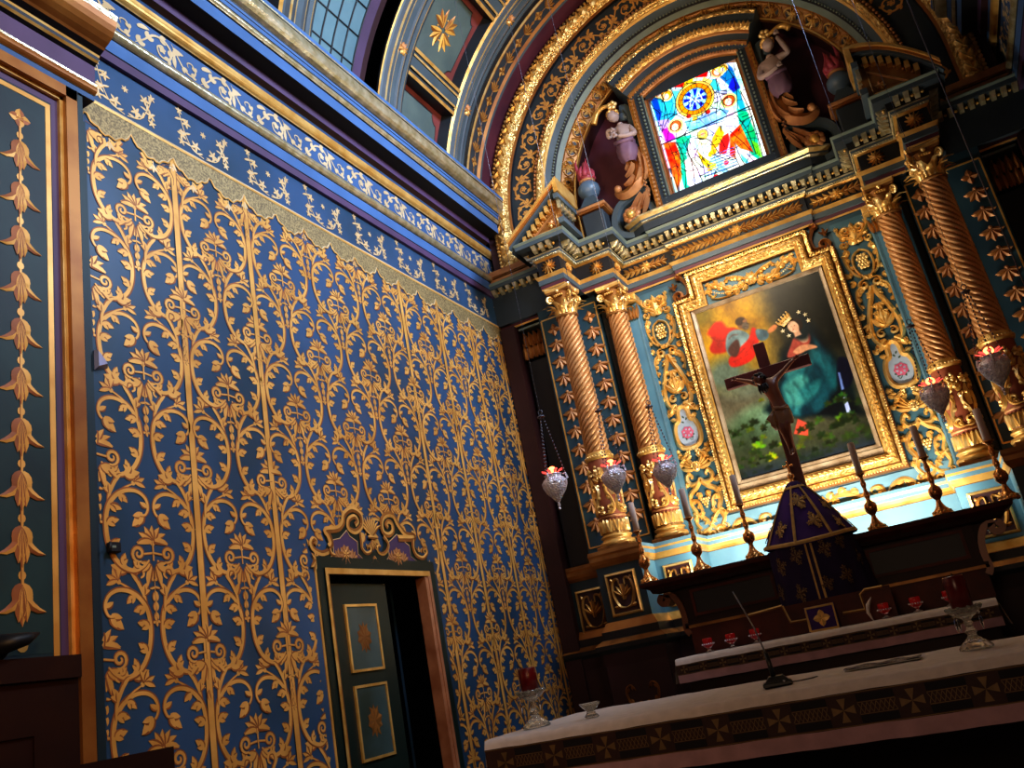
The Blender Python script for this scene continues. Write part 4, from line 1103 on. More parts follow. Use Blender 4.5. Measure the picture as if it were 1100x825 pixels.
def paint_picture():
    c=Canvas(1.75,2.85,2.64,4.175,250,340)
    T=(c.Z-2.64)/1.535; U=(c.X-1.75)/1.1
    n1=c.noise(5,2); n2=c.noise(9,5)
    base=np.stack([.30+.12*n1,.28+.12*n1,.22+.10*n1],-1)
    c.C[:]=base
    # golden heaven, dark clouds on the right, misty ground
    gold=np.clip((T-.50+.12*n1)*3.2,0,1)*np.clip((.60-U+.10*n2)*4.5,0,1)
    c.blend(gold,(.68,.50,.04)); c.blend(gold*np.clip((n2-.45)*2.5,0,1),(.52,.36,.04))
    dk=np.clip((U-.48+.15*(n1-.5))*6,0,1)*np.clip((T-.35)*4,0,1); c.blend(dk,(.10,.10,.07)); c.blend(dk*np.clip((n1-.55)*4,0,1)*.6,(.30,.29,.24))
    c.ell(1.80,4.12,.12,.10,(.33,.33,.16),soft=1,al=.6)
    c.ell(1.88,3.55,.17,.14,(.36,.42,.36),soft=.9); c.ell(2.05,3.40,.20,.10,(.38,.42,.36),soft=.9,al=.8)
    c.ell(2.0,3.12,.22,.10,(.40,.52,.40),.25,.9,.9); c.ell(2.1,3.0,.16,.12,(.50,.68,.62),.5,.9,.85); c.ell(1.92,2.95,.16,.16,(.22,.30,.20),0,1,.8)
    g=np.clip((.36-T)*3.5,0,1); c.blend(g*.9,(.15,.17,.12)); c.blend(g*np.clip((n2-.5)*4,0,1)*.7,(.24,.28,.17))
    c.blend(np.clip((.10-T)*8,0,1),(.13,.17,.22))
    # old man in white and red cloak
    red=(.83,.14,.08)
    c.poly(pp((95,395),(130,345),(175,330),(205,355),(255,360),(300,420),(220,480),(150,500),(115,480),(130,430)),red,.012,wob=.03,shade=((.62,.10,.06),8,3))
    c.poly(pp((205,400),(250,370),(310,385),(345,440),(300,480),(240,520),(200,480)),(.52,.62,.62),.008,shade=((.30,.38,.40),9,4))
    c.poly(pp((340,360),(370,380),(375,440),(350,520),(290,560),(230,570),(215,530),(260,480),(320,420)),red,.008,shade=((.70,.10,.05),6,7))
    c.poly(pp((360,370),(420,375),(428,410),(400,430),(370,420)),(.36,.46,.50),.006,shade=((.2,.28,.32),9,6))
    c.poly(pp((235,440),(262,425),(275,470),(255,515),(225,510),(210,480)),(.28,.16,.14),.008)
    c.poly(pp((425,372),(455,345),(475,350),(460,375),(430,388)),(.72,.44,.26),.006)
    for P in (((215,420),(235,400),(262,398)),((240,520),(265,505),(300,470)),((150,360),(170,400),(160,450)),((120,410),(150,430),(190,430)),((300,500),(330,470),(350,430)),((235,545),(270,530),(320,500))): c.line(cr([tuple(q) for q in pp(*P)],5),(.35,.10,.06),.010,.16)
    (hx,hz),=pp((285,335)); c.ell(hx,hz,.043,.052,(.42,.27,.18),-.2,.3); c.ell(hx-.012,hz+.02,.040,.035,(.20,.13,.09),0,.4); c.ell(hx+.022,hz-.035,.030,.036,(.36,.31,.26),0,.5); c.ell(hx+.025,hz+.01,.018,.012,(.55,.36,.24),0,.6)
    c.line(pp((310,335),(325,340)),(.15,.08,.05),.003); c.line(pp((300,352),(318,356)),(.2,.1,.08),.003)
    # seated lady: dark halo of cloak, blue robe, pink bodice
    c.poly(pp((600,290),(655,330),(715,400),(775,490),(840,560),(880,640),(905,760),(920,830),(430,830),(455,730),(480,640),(490,540),(500,480),(545,430),(575,390),(585,320)),(.055,.13,.15),.03,wob=.03,shade=((.03,.06,.08),6,12))
    c.poly(pp((655,395),(700,430),(755,500),(800,560),(800,640),(770,720),(720,790),(650,830),(560,830),(510,760),(490,690),(520,620),(590,570),(650,530),(690,480),(660,440)),(.09,.33,.37),.02,wob=.03,shade=((.04,.15,.20),7,14))
    for P,cc in ((((505,690),(540,640),(600,610),(640,640),(610,700),(640,745),(590,790),(535,770)),(.30,.60,.57)),(((590,700),(650,670),(700,640),(710,690),(660,740),(620,760)),(.16,.45,.47)),(((660,470),(720,500),(760,570),(745,620),(700,560),(650,520)),(.13,.40,.44)),(((520,600),(570,560),(640,535),(660,555),(600,590),(540,630)),(.22,.50,.50)),(((640,760),(700,720),(740,650),(765,660),(730,760),(680,815)),(.08,.28,.33)),(((555,780),(600,790),(590,828),(560,826)),(.20,.48,.50))):
        c.poly(pp(*P),cc,.022,.8,wob=.025)
    for P in (((560,650),(600,700),(660,800)),((640,560),(620,640),(650,700)),((720,520),(740,600),(700,700),(640,790)),((520,690),(560,740),(560,820)),((600,380),(560,440),(510,520))):
        c.line(cr([tuple(q) for q in pp(*P)],5),(.04,.13,.17),.018,.16)
    c.poly(pp((575,400),(640,385),(650,440),(600,500),(530,520),(545,460)),(.70,.32,.26),.008,shade=((.5,.2,.18),10,4))
    c.poly(pp((580,410),(600,385),(635,395),(640,430),(610,440)),(.80,.62,.50),.006)
    c.poly(pp((560,490),(600,455),(660,450),(690,465),(640,480),(590,500)),(.80,.56,.42),.006)
    (fx,fz),=pp((560,355)); c.ell(fx+.035,fz-.03,.075,.11,(.04,.11,.13),.3,.4); c.ell(fx+.02,fz+.008,.058,.064,(.14,.08,.05),0,.3); c.poly([(fx-.012,fz-.03),(fx+.03,fz-.02),(fx+.045,fz-.085),(fx-.01,fz-.09)],(.76,.58,.47),.006); c.ell(fx,fz,.041,.054,(.86,.69,.57),.35,.2); c.ell(fx+.018,fz-.012,.016,.03,(.72,.50,.40),.35,.8,.6)
    for dx in (-.014,.012): c.ell(fx+dx,fz+.006,.006,.003,(.25,.13,.1),.3,.5)
    c.line([(fx-.004,fz+.002),(fx-.008,fz-.014)],(.65,.42,.32),.002); c.ell(fx-.006,fz-.025,.008,.004,(.70,.25,.22),.3,.5)
    c.blend(np.clip((U-.86)*6,0,1)*.5,(.06,.07,.06))
    # stone, dark vessel, water
    c.poly(pp((800,530),(840,520),(875,560),(880,640),(840,690),(800,650)),(.05,.06,.14),.01)
    c.poly(pp((800,600),(812,600),(835,690),(820,695)),(.40,.50,.78),.004); c.poly(pp((825,735),(845,730),(875,825),(852,830)),(.62,.68,.90),.004)
    # vine leaves
    rs=random.Random(5)
    def leaf(x,z,r,col):
        for k in range(5):
            a=-.3+k*.9+rs.random()*.3; c.ell(x+r*.6*math.cos(a),z+r*.6*math.sin(a),r*.62,r*.36,tuple(v*(.65+.25*rs.random()) for v in col),a,.9,.85)
    for (px,py,r,col) in ((835,455,.035,(.40,.62,.10)),(815,480,.045,(.50,.70,.10)),(828,490,.03,(.55,.68,.08)),(806,462,.03,(.33,.50,.12)),(830,492,.035,(.62,.72,.06)),(838,478,.02,(.45,.6,.1)),(808,495,.03,(.22,.30,.12)),(860,480,.03,(.32,.36,.10)),(865,470,.05,(.27,.33,.12)),(900,430,.035,(.22,.33,.14)),(905,450,.045,(.42,.62,.12)),(915,445,.03,(.2,.3,.12)),(880,452,.035,(.26,.36,.13)),(890,470,.04,(.25,.32,.12)),(912,470,.045,(.20,.27,.11)),(925,460,.035,(.20,.28,.12)),(820,380+90,.025,(.4,.5,.1)),(845,505,.05,(.24,.28,.10)),(880,490,.04,(.2,.24,.1)),(818,430,.02,(.5,.55,.1)),(905,425,.03,(.25,.4,.16))):
        x,z=at_y(px,py,7.12); leaf(x,z,r,col)
    P=[at_y(x,y,7.12) for x,y in ((857,450),(868,455),(868,468),(853,466))]; c.poly(P,(.80,.28,.22),.006)
    # dim vine foliage, brush marks
    for k in range(70):
        x=1.78+rs.random()*1.05; z=2.68+rs.random()**1.4*.42; r=.015+.025*rs.random()
        if 2.15<x<2.55 and z>2.95: continue
        g_=.5+.6*rs.random(); leaf(x,z,r,(.20*g_,.27*g_,.12*g_))
    c.blend(np.clip((.075-T)*14,0,1)*.85,(.10,.13,.18))
    c.C*= (1+ (c.noise(60,8)-.5)*.30+(c.noise(16,21)-.5)*.25)[...,None]
    o=c.build('canvas',7.12,'oil_paint'); o.parent=PIC; o.location=(-2.3,-7.18,-2.44)
    # applied metal crown and stars on the canvas
    q=MB(); f=facing(7.115); (x,z),=pp((520,325))
    cc=off(f,x,z,.85,.55)
    q.slab(cc,[(-.055,-.03),(.055,-.03),(.060,.0),(-.060,.0)],'gold_bright',0,.012)
    for i in range(5): u=-.05+.025*i; lobe(q,cc,u,0,PI/2+(2-i)*.18,.055,.028,0,.01,.004,GB); q.ball(cc(u-(2-i)*.008,.055,.01),.008,'gold_bright',6,4)
    for i in range(6): q.ball(cc(-.05+.02*i,-.015,.014),.007,'gold_silver',6,4)
    pic_part(q,'applied_crown')
    for p in ((590,278),(626,290),(642,322),(505,380),(538,405)):
        (x,z),=pp(p); q=MB(); flower(q,off(f,x,z),0,0,.020,5,h=.004,m=('gold_silver','gold_silver'),w=.5); pic_part(q,'applied_star')
paint_picture()
# ================================================================ columns
def tag_copy(o, **k):
    for a,b in k.items(): o[a]=b
    return o
def column(root):
    # base
    q=MB(); q.bev(-.135,.135,-.135,.135,0,.035,'gold_dark',.006)
    q.lathe([(.135,.035),(.143,.05),(.135,.068),(.118,.074),(.112,.085),(.118,.094),(.128,.102),(.122,.113),(.108,.118),(.105,.13)],'gold',n=28); q.build('column_base',root)
    # drum with relief on red ground
    q=MB(); q.lathe([(.100,.12),(.106,.14),(.107,.40),(.102,.72),(.098,.75)],'red_ground',n=32)
    Rr=.106; WS[0]=1.45
    f=lambda u,v,h: ((Rr+h)*math.cos(u/Rr),(Rr+h)*math.sin(u/Rr),v)
    for i in range(12):
        u=2*PI*Rr*i/12
        for a in (-.25,.25): lobe(q,f,u,.135,PI/2+a,.10,.040,-a,.014,.002,GB)
        lobe(q,f,u+.025,.135,PI/2,.085,.03,0,.010,.001,('gold','gold'))
    for i in range(4):
        u0=2*PI*Rr*i/4
        for s in (1,-1):
            g_=lambda u,v,h,s=s,u0=u0: f(u0+u*s,v,h)
            acanthus(q,g_,[(.0,.28),(.045,.285),(.07,.33),(.055,.40),(.03,.46),(.05,.52),(.075,.50),(.065,.47)],.020,.045,5,1,.016,.002,GB)
            ribbon(q,g_,spiral(.035,.32,.028,.006,-1.5,1.2,14),taper(.016),.016,.003,GB)
            for k in range(3): lobe(q,g_,.01,.54+.03*k,.5+.3*k,.055,.03,.4,.016,.002,GB)
        for k in range(5): q.ball(f(u0+.012*((k%2)*2-1),.66-.02*k,.012),.013,'gold_bright',6,4)
        lobe(q,lambda u,v,h,u0=u0: f(u0+u,v,h),.083,.42,PI/2,.16,.04,0,.016,.001,GB); flower(q,lambda u,v,h,u0=u0: f(u0+u,v,h),.083,.62,.035,6,.016,.003,GB)
        flower(q,lambda u,v,h,u0=u0: f(u0+u,v,h),0,.58,.03,5,.02,.003,GB)
    q.lathe([(.102,.245),(.113,.250),(.113,.262),(.103,.268)],'copper',n=28)
    q.lathe([(.098,.72),(.114,.73),(.118,.745),(.112,.76),(.104,.765),(.108,.775),(.104,.785),(.090,.79)],'gold',n=28)
    for i in range(30): a=2*PI*i/30; q.ball((.114*math.cos(a),.114*math.sin(a),.752),.009,'gold_bright',5,3)
    WS[0]=1.0
    q.build('column_drum',root)
    # spiral fluted shaft
    q=MB(); n=130; m=230; V=[];F=[];F2=[]; z0,z1=.785,2.01
    for j in range(m+1):
        t=j/m; z=z0+(z1-z0)*t; r=.099-.013*t**1.3
        for i in range(n):
            a=2*PI*i/n; ph=10*(a-t*2*PI*2.5)
            d=abs(math.sin(ph/2))**.7
            rr=r*(.82+.18*d)+ (.0015 if d>.97 else 0)
            V.append((rr*math.cos(a),rr*math.sin(a),z))
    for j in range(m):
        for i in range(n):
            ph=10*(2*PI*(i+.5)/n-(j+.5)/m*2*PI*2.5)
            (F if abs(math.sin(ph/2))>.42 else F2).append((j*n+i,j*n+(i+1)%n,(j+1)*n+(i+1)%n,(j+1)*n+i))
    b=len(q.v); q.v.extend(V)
    for FF,mm in ((F,'shaft_copper'),(F2,'gold_brown')):  # groove faces in darker gold, painting in the shade between ridges
        k=q.mi(mm)
        for f in FF: q.f.append(tuple(x+b for x in f)); q.m.append(k); q.s.append(True)
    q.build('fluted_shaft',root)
    # composite capital
    q=MB(); q.lathe([(.085,2.0),(.098,2.005),(.100,2.018),(.090,2.026),(.080,2.03),(.078,2.10),(.088,2.16),(.108,2.205),(.112,2.22)],'gold_dark',n=24)
    def leaf(a0,z,H,w,out,m):
        V=[];F=[];k=7
        for j in range(k+1):
            t=j/k; rr=.083+.012*t+out*max(0,t-.45)**1.6*3.2; zz=z+H*(t if t<.8 else .8-(t-.8)*.9+(t-.8)*.2); ww=w*(.75+.45*math.sin(PI*min(1,t*1.1)))*(1-.55*t**3)*(1+.18*math.cos(t*22))
            for s in (-1,-.5,0,.5,1):
                r2=rr+(.010 if s==0 else (.0 if abs(s)<1 else -.006)); aa=a0+s*ww/2/rr
                V.append((r2*math.cos(aa),r2*math.sin(aa),zz))
        for j in range(k):
            for s in range(4): F.append((j*5+s,j*5+s+1,(j+1)*5+s+1,(j+1)*5+s))
        q.add(V,F,m,True)
    for i in range(8):
        leaf(2*PI*i/8,2.025,.085,.055,.06,'gold'); leaf(2*PI*(i+.5)/8,2.03,.145,.055,.075,'gold_bright')
    for i in range(4):
        a=PI/4+i*PI/2; c,s=math.cos(a),math.sin(a)
        P=[(x,y) for x,y in spiral(.128,2.172,.036,.006,PI*.75,-1.5,20)]
        q.tube([(x*c,x*s,y) for x,y in [(.085,2.13),(.095,2.18)]+P],[.010]*2+[.012-.006*j/20 for j in range(21)],'gold_bright',6)
        for dd in (-1,1):
            q.ball((.128*c-dd*.012*s,.128*s+dd*.012*c,2.172),.012,'gold',6,4)
        b=i*PI/2; q.ball((.118*math.cos(b),.118*math.sin(b),2.225),.018,'gold_bright',8,5)
        for k in range(5): q.ball((.112*math.cos(b+(k-2)*.15),.112*math.sin(b+(k-2)*.15),2.19),.012,'gold',6,4)
    # abacus with hollowed sides
    P=[]
    for i in range(4):
        a=PI/4+i*PI/2; b=a+PI/2; A=(.168*math.cos(a),.168*math.sin(a)); B=(.168*math.cos(b),.168*math.sin(b)); m_=(.088*math.cos(a+PI/4),.088*math.sin(a+PI/4))
        ta=(-math.sin(a),math.cos(a)); 
        for t in (0.04,.2,.35,.5,.65,.8,.96):
            w=4*t*(1-t)*.45; x=A[0]*(1-t)+B[0]*t; y=A[1]*(1-t)+B[1]*t; P.append((x*(1-w*.28),y*(1-w*.28)))
    N=len(P)
    for z0,z1,s0,s1,m in ((2.222,2.240,.93,1.0,'gold_dark'),(2.240,2.262,1.0,1.04,'gold'),(2.262,2.272,1.04,1.04,'gold_bright')):
        V=[(x*s0,y*s0,z0) for x,y in P]+[(x*s1,y*s1,z1) for x,y in P]
        q.add(V,[(i,(i+1)%N,N+(i+1)%N,N+i) for i in range(N)]+[tuple(range(N-1,-1,-1)),tuple(range(N,2*N))],m)
    q.build('capital',root)
c1=thing('twisted_column','gilt spiral fluted column, outermost at the left of the altarpiece','column',(.815,6.555,2.292),0,'spiral columns of the altarpiece')
column(c1)
c2=dup(c1,(1.155,6.895,2.292),'gilt spiral fluted column directly left of the picture, beside the rose medallion')
c3=dup(c1,(4.6-1.155,6.895,2.292),'gilt spiral fluted column directly right of the picture',scale=(-1,1,1))
c4=dup(c1,(4.6-.815,6.555,2.292),'gilt spiral fluted column at the far right of the altarpiece, half in shadow',scale=(-1,1,1))

# broken pediment pieces ----------------------------------------------
def pediment(root,curved=False):
    # local: x to the apex side, origin at the low outer end
    q=MB(); H=.40; L=.50; D=.38
    top=lambda t: H*(t if not curved else math.sin(t*PI/2)**.9)
    # tympanum, x from 0..L, face y=0
    n=10
    P=[(L*i/n,top(i/n)-.075) for i in range(2,n+1)]
    tri=[(.12,0)]+P+[(L-.02,0)]
    for y,m in ((.06,'gold_dark'),):
        q.add([(x,y,z) for x,z in tri],[tuple(range(len(tri)))],m)
    q.add([(L-.02,.06,0),(L-.02,D,0),(L-.02,D,H-.08),(L-.02,.06,H-.08)],[(0,1,2,3)],'slate_dark')
    # raking cornice in layers : gold cap, slate corona, dentils
    for (z0,z1,y0,m,x1) in ((-.0,.028,-.06,'gold',.04),(-.028,.0,-.045,'gold_brown',.03),(-.055,-.028,-.03,'slate',.02),(-.08,-.055,.02,'slate_dark',.0)):
        V=[];F=[]
        for i in range(n+1):
            t=i/n; x=-.02+(L+x1+.02)*t; zt=top(t)
            V+=[(x,y0,zt+z0),(x,y0,zt+z1),(x,D,zt+z1),(x,D,zt+z0)]
        for i in range(n):
            b=i*4
            for k in range(4): F.append((b+k,b+4+k,b+4+(k+1)%4,b+(k+1)%4))
        F+=[(0,1,2,3),(n*4,n*4+3,n*4+2,n*4+1)]
        q.add(V,F,m)
    # end face cornice (return into depth) drops at the apex end
    q.box(L+.0,L+.04,-.055,D,H-.11,H-.0,'gold'); q.box(L-.02,L+.025,-.04,D,H-.16,H-.11,'slate'); q.box(L-.02,L+.03,-.04,D,.0,.05,'slate')
    for i in range(5):
        y=.0+.075*i; q.box(L-.015,L+.012,y,y+.036,H-.24,H-.16,'gold_silver'); q.ball((L+.0,y+.055,H-.2),.016,'gold',6,4)
    for i in range(5):
        y=.0+.075*i; q.box(L-.018,L+.004,y,y+.05,.06,.10,'gold_dark')
    # modillions along the rake and carved inner triangle
    for i in range(2,n-1):
        t=(i+.5)/n; x=L*t; z=top(t)-.10
        q.box(x-.016,x+.016,.0,.06,z-.03,z+.03,'gold'); q.ball((x+.025,.05,z),.015,'gold_dark',6,4)
    f=lambda u,v,h: (u,.06-h,v)
    ribbon(q,f,[(.20,.02),(L-.06,top(.85)-.17),(L-.06,.02),(.20,.02)],.022,.012,.002,('gold_bright','copper'))
    flower(q,f,L-.12,.07,.04,6,.015,.003,('gold','copper'))
    q.build('raking_cornice',root)
pd=thing('broken_pediment','raking piece of a broken pediment with a gilt rim above the leftmost column','pediment',(.545,6.32,5.03),0)
pediment(pd)
pd2=thing('broken_pediment','gilt curved piece of a broken pediment above the rightmost column','pediment',(4.6-.545,6.32,5.03),0,None,(-1,1,1))
pediment(pd2,True); 

# urns ----------------------------------------------------------------
def urn(root):
    q=MB(); q.bev(-.105,.105,-.09,.09,0,.33,'slate_dark',.01)
    q.bev(-.125,.135,-.11,.11,.33,.352,'gold_brown',.004); q.bev(-.14,.15,-.12,.12,.352,.385,'copper',.006); q.bev(-.128,.14,-.11,.11,.385,.40,'slate_dark',.004)
    # tapering plinth under the bowl
    V=[(s*.10,t*.09,.40) for s,t in ((-1,-1),(1,-1),(1,1),(-1,1))]+[(s*.045,t*.045,.515) for s,t in ((-1,-1),(1,-1),(1,1),(-1,1))]
    q.add(V,[(i,(i+1)%4,4+(i+1)%4,4+i) for i in range(4)]+[(4,5,6,7)],'slate'); q.build('urn_plinth',root)
    q=MB(); q.lathe([(.04,.50),(.05,.515),(.085,.54),(.105,.585),(.100,.63),(.075,.66),(.062,.675)],'urn_blue',n=24); q.build('bowl',root)
    q=MB(); q.lathe([(.055,.67),(.075,.675),(.078,.690),(.065,.70)],'copper',n=24); q.build('rim',root)
    q=MB(); q.lathe([(.060,.695),(.078,.73),(.080,.77),(.055,.80),(.0,.80)],'flame_red',n=20)
    rs=random.Random(4)
    for k in range(9):
        a=2*PI*k/9; r=.055; P=[]
        for j in range(6):
            t=j/5; rr=r+.018*math.sin(t*4+k); P.append((rr*math.cos(a+.5*t),rr*math.sin(a+.5*t),.72+(.13+.04*(k%3))*t))
        q.tube(P,[.028*(1-j/5)**.7+.002 for j in range(6)],'flame_red',7)
    q.build('flame',root)
u1=thing('flaming_urn','blue urn with carved red flames on a slate plinth, left of the coloured window','urn',(1.145,7.0,5.03))
urn(u1)
u2=dup(u1,(4.6-1.145,7.0,5.03),'blue urn with carved red flames in shadow, right of the coloured window',scale=(-1,1,1))

# ---------------------------------------------------------------- figures
def head_mesh(q, c, s, fwd, up, m, seg=20, rings=16):
    """a small sculpted head, ellipsoid with brow, nose, mouth, chin, ears"""
    f=Vector(fwd).normalized(); u=Vector(up); u=(u-f*u.dot(f)).normalized(); r=f.cross(u)
    V=[];F=[]
    def g(x,y,cx,cy,w): return math.exp(-((x-cx)**2+(y-cy)**2)/w**2)
    for j in range(rings+1):
        p=PI*j/rings
        for i in range(seg):
            a=2*PI*i/seg; x=math.sin(p)*math.sin(a)*.78; y=math.sin(p)*math.cos(a)*.95; z=-math.cos(p)
            if z<0: x*=1-.22*z*z; 
            if y>0:
                d=.20*g(x,z,0,-.12,.13)+.10*g(x,z,0,.02,.10)-.13*g(x,z,.27,.08,.16)-.13*g(x,z,-.27,.08,.16)+.06*g(x,z,0,.32,.4)+.09*g(x,z,0,-.45,.14)-.05*g(x,z,0,-.57,.07)+.13*g(x,z,0,-.78,.18)+.05*g(x,z,.35,-.25,.2)+.05*g(x,z,-.35,-.25,.2)
                y+=d
            V.append(tuple(Vector(c)+(r*x+f*y+u*z)*s))
    for j in range(rings):
        for i in range(seg): F.append((j*seg+i,j*seg+(i+1)%seg,(j+1)*seg+(i+1)%seg,(j+1)*seg+i))
    q.add(V,F,m,True)
    for sd in (-1,1):
        q.ball(tuple(Vector(c)+(r*.74*sd-f*.05-u*.05)*s),.17*s,m,8,6,(1,1,1.4))
        q.ball(tuple(Vector(c)+(r*.27*sd+f*.80+u*.08)*s),.09*s,m,8,5)
def skin_body(name, pts, edges, m, parent, extra=None, root=0, sub=2):
    me=bpy.data.meshes.new(name); me.from_pydata([p[0] for p in pts],edges,[])
    o=bpy.data.objects.new(name,me); COL.objects.link(o)
    sk=o.modifiers.new('skin','SKIN'); sk.use_smooth_shade=True
    ly=me.skin_vertices[0].data
    for i,p in enumerate(pts):
        r=p[1]; ly[i].radius=(r,r) if not isinstance(r,tuple) else r; ly[i].use_root=(i==root)
    sb=o.modifiers.new('sub','SUBSURF'); sb.levels=sub; sb.render_levels=sub
    bpy.context.view_layer.update()
    dg=bpy.context.evaluated_depsgraph_get(); e=o.evaluated_get(dg); m2=e.to_mesh()
    V=[tuple(v.co) for v in m2.vertices]; F=[tuple(p.vertices) for p in m2.polygons]
    e.to_mesh_clear(); bpy.data.objects.remove(o)
    q=MB(); q.add(V,F,m,True)
    if extra: extra(q)
    r=q.build(name); r.parent=parent
    return r
def putto(sx, raised, label):
    """winged half figure growing out of gilt foliage on a slate scroll ; coordinates of the left one, mirrored for the right"""
    T=thing('putto_statue',label,'statue',(CX+sx*0,7.1,5.03))
    M_=lambda x: (x-2.3)*(1 if sx<0 else -1)
    def W(x,y,z): return (M_(x),y-7.1,z-5.03)
    # slate scroll below
    q=MB()
    path=cr([(1.60,6.38),(1.655,6.36),(1.685,6.25),(1.675,6.05),(1.68,5.80),(1.675,5.62),(1.60,5.50),(1.47,5.46),(1.35,5.40),(1.285,5.28),(1.30,5.15),(1.40,5.08),(1.54,5.075),(1.64,5.15),(1.655,5.27),(1.60,5.34),(1.54,5.35)],5)
    V=[];F=[];N=len(path)
    for i,(x,z) in enumerate(path):
        a=path[max(i-1,0)];b=path[min(i+1,N-1)];tx,tz=b[0]-a[0],b[1]-a[1];l=math.hypot(tx,tz);nx,nz=-tz/l,tx/l;w=.045
        for (s,y) in ((-1,7.28),(-1,7.12),(-.6,7.09),(.6,7.09),(1,7.12),(1,7.28)): V.append(W(x+nx*w*s,y,z+nz*w*s))
    for i in range(N-1):
        for k in range(5): F.append((i*6+k,i*6+k+1,(i+1)*6+k+1,(i+1)*6+k))
    q.add(V,F,'slate'); 
    f=lambda u,v,h: W(u,7.26-h,v)
    q.slab(f,cr([(1.38,5.10),(1.36,5.26),(1.46,5.40),(1.58,5.38),(1.62,5.24),(1.55,5.10)],4,True),'slate_dark',0,.09)
    q.ball(W(1.62,7.16,6.34),.075,'urn_blue',14,10,(1,.6,1)); q.build('slate_scroll',T)
    # gilt foliage: tail, leaf in the eye, wing
    q=MB(); f=lambda u,v,h: W(u,7.06-h,v)
    Rr=dict(h=.045,h0=-.02,m=('copper','gold_brown'))
    ribbon(q,f,cr([(1.62,5.86),(1.66,5.76),(1.64,5.64),(1.58,5.54),(1.49,5.485),(1.42,5.49),(1.39,5.53),(1.42,5.555)],5),lambda t: .13*(1-t)**.8+.045,**Rr)
    for (x,z,a,l) in ((1.58,5.84,-1.8,.16),(1.66,5.84,-1.4,.18),(1.71,5.78,-1.5,.2),(1.60,5.74,-2.1,.15),(1.66,5.68,-1.9,.15),(1.58,5.62,-2.4,.13),(1.71,5.66,-1.7,.14)): lobe(q,f,x,z,a,l,.06,-.4,.05,.0,('copper','gold_brown'))
    q.ball(W(1.41,7.02,5.53),.036,'copper',10,7)
    for (x,z,a,l) in ((1.64,5.40,-2.3,.24),(1.66,5.38,-2.1,.20),(1.60,5.42,-2.4,.24),(1.68,5.44,-2.2,.18)): lobe(q,f,x,z,a,l,.06,.2,.05,.0,('copper','gold_brown'))
    for k in range(9):
        a=2*PI*k/9; q.ball(W(1.47+.055*math.cos(a),7.04,5.24+.05*math.sin(a)),.035,'copper',8,5,(1,.7,1))
    q.ball(W(1.47,7.02,5.24),.045,'gold',8,5)
    for k in range(8): q.ball(W(1.655+.015*(k%2),7.05,5.52-.022*k),.013,'copper',6,4)
    q.build('gilt_foliage',T)
    q=MB(); f=lambda u,v,h: W(u,7.12-h,v)
    for k,(dx,l) in enumerate(((0,.33),(.022,.30),(.044,.25),(-.018,.22))): lobe(q,f,1.735+dx,6.32-.015*k,-PI/2+.12+.03*k,l,.055,-.15,.03,.0,('gold','copper'))
    ribbon(q,f,cr([(1.70,6.06),(1.705,6.20),(1.73,6.31),(1.765,6.30),(1.775,6.20)],5),.03,.04,0,('gold','copper')); q.build('wing',T)
    # body
    P=lambda x,y,z,r: (W(x,y,z),r)
    if not raised:
        pts=[P(1.575,7.02,5.90,(.070)),P(1.585,7.01,5.985,.066),P(1.600,7.01,6.06,.070),P(1.592,7.00,6.13,.034),P(1.578,6.99,6.165,.030),
             P(1.665,7.02,6.085,.038),P(1.705,6.99,5.985,.030),P(1.635,6.93,5.965,.024),P(1.555,6.91,5.985,.019),
             P(1.540,7.00,6.105,.034),P(1.460,6.96,6.03,.027),P(1.475,6.92,6.085,.022),P(1.525,6.90,6.06,.018)]
        ed=[(0,1),(1,2),(2,3),(3,4),(2,5),(5,6),(6,7),(7,8),(2,9),(9,10),(10,11),(11,12)]; hand=((1.545,6.90,5.992),(1.535,6.895,6.055)); hc=(1.550,6.965,6.235); fw=(-.55 ,-.6,-.50); nk=4
    else:
        pts=[P(1.575,7.02,5.90,(.070)),P(1.590,7.01,5.985,.066),P(1.610,7.01,6.06,.072),P(1.592,7.00,6.13,.034),P(1.585,6.99,6.165,.030),
             P(1.690,7.02,6.085,.038),P(1.725,6.99,5.975,.030),P(1.645,6.93,5.945,.024),P(1.555,6.91,5.965,.019),
             P(1.530,7.00,6.095,.036),P(1.435,6.96,6.085,.028),P(1.465,6.93,6.18,.023),P(1.490,6.92,6.255,.018)]
        ed=[(0,1),(1,2),(2,3),(3,4),(2,5),(5,6),(6,7),(7,8),(2,9),(9,10),(10,11),(11,12)]; hand=((1.545,6.905,5.97),(1.488,6.915,6.285)); hc=(1.575,6.965,6.235); fw=(-.45,-.7,-.1); nk=4
    def ex(q):
        wf=Vector((fw[0]*(1 if sx<0 else -1),fw[1],fw[2]))
        head_mesh(q,W(*hc),.062,wf,(0,0,1),'flesh')
        for h in hand:
            c=Vector(W(*h)); q.ball(tuple(c),.020,'flesh',8,6,(1,1,.8))
            for k in range(4): q.tube([tuple(c+Vector((-.004+.0,-.004,(k-1.5)*.009))),tuple(c+Vector((-.022*(1 if sx<0 else -1),-.010,(k-1.5)*.010))),tuple(c+Vector((-.030*(1 if sx<0 else -1),-.002,(k-1.5)*.010-.004)))],[.0055,.005,.004],'flesh',6)
            q.tube([tuple(c+Vector((0,-.01,.012))),tuple(c+Vector((-.012*(1 if sx<0 else -1),-.022,.018)))],[.006,.005],'flesh',6)
    skin_body('body',pts,ed,'flesh',T,ex)
    q=MB(); rs=random.Random(3)
    for k in range(46):
        a=rs.random()*2*PI; p=rs.random()*1.35
        d=Vector((math.sin(p)*math.cos(a),math.sin(p)*math.sin(a)+.45,math.cos(p)+.15)).normalized(); c=Vector(W(*hc))+d*.058
        q.ball(tuple(c),.017,'gold',6,4)
    q.build('hair',T)
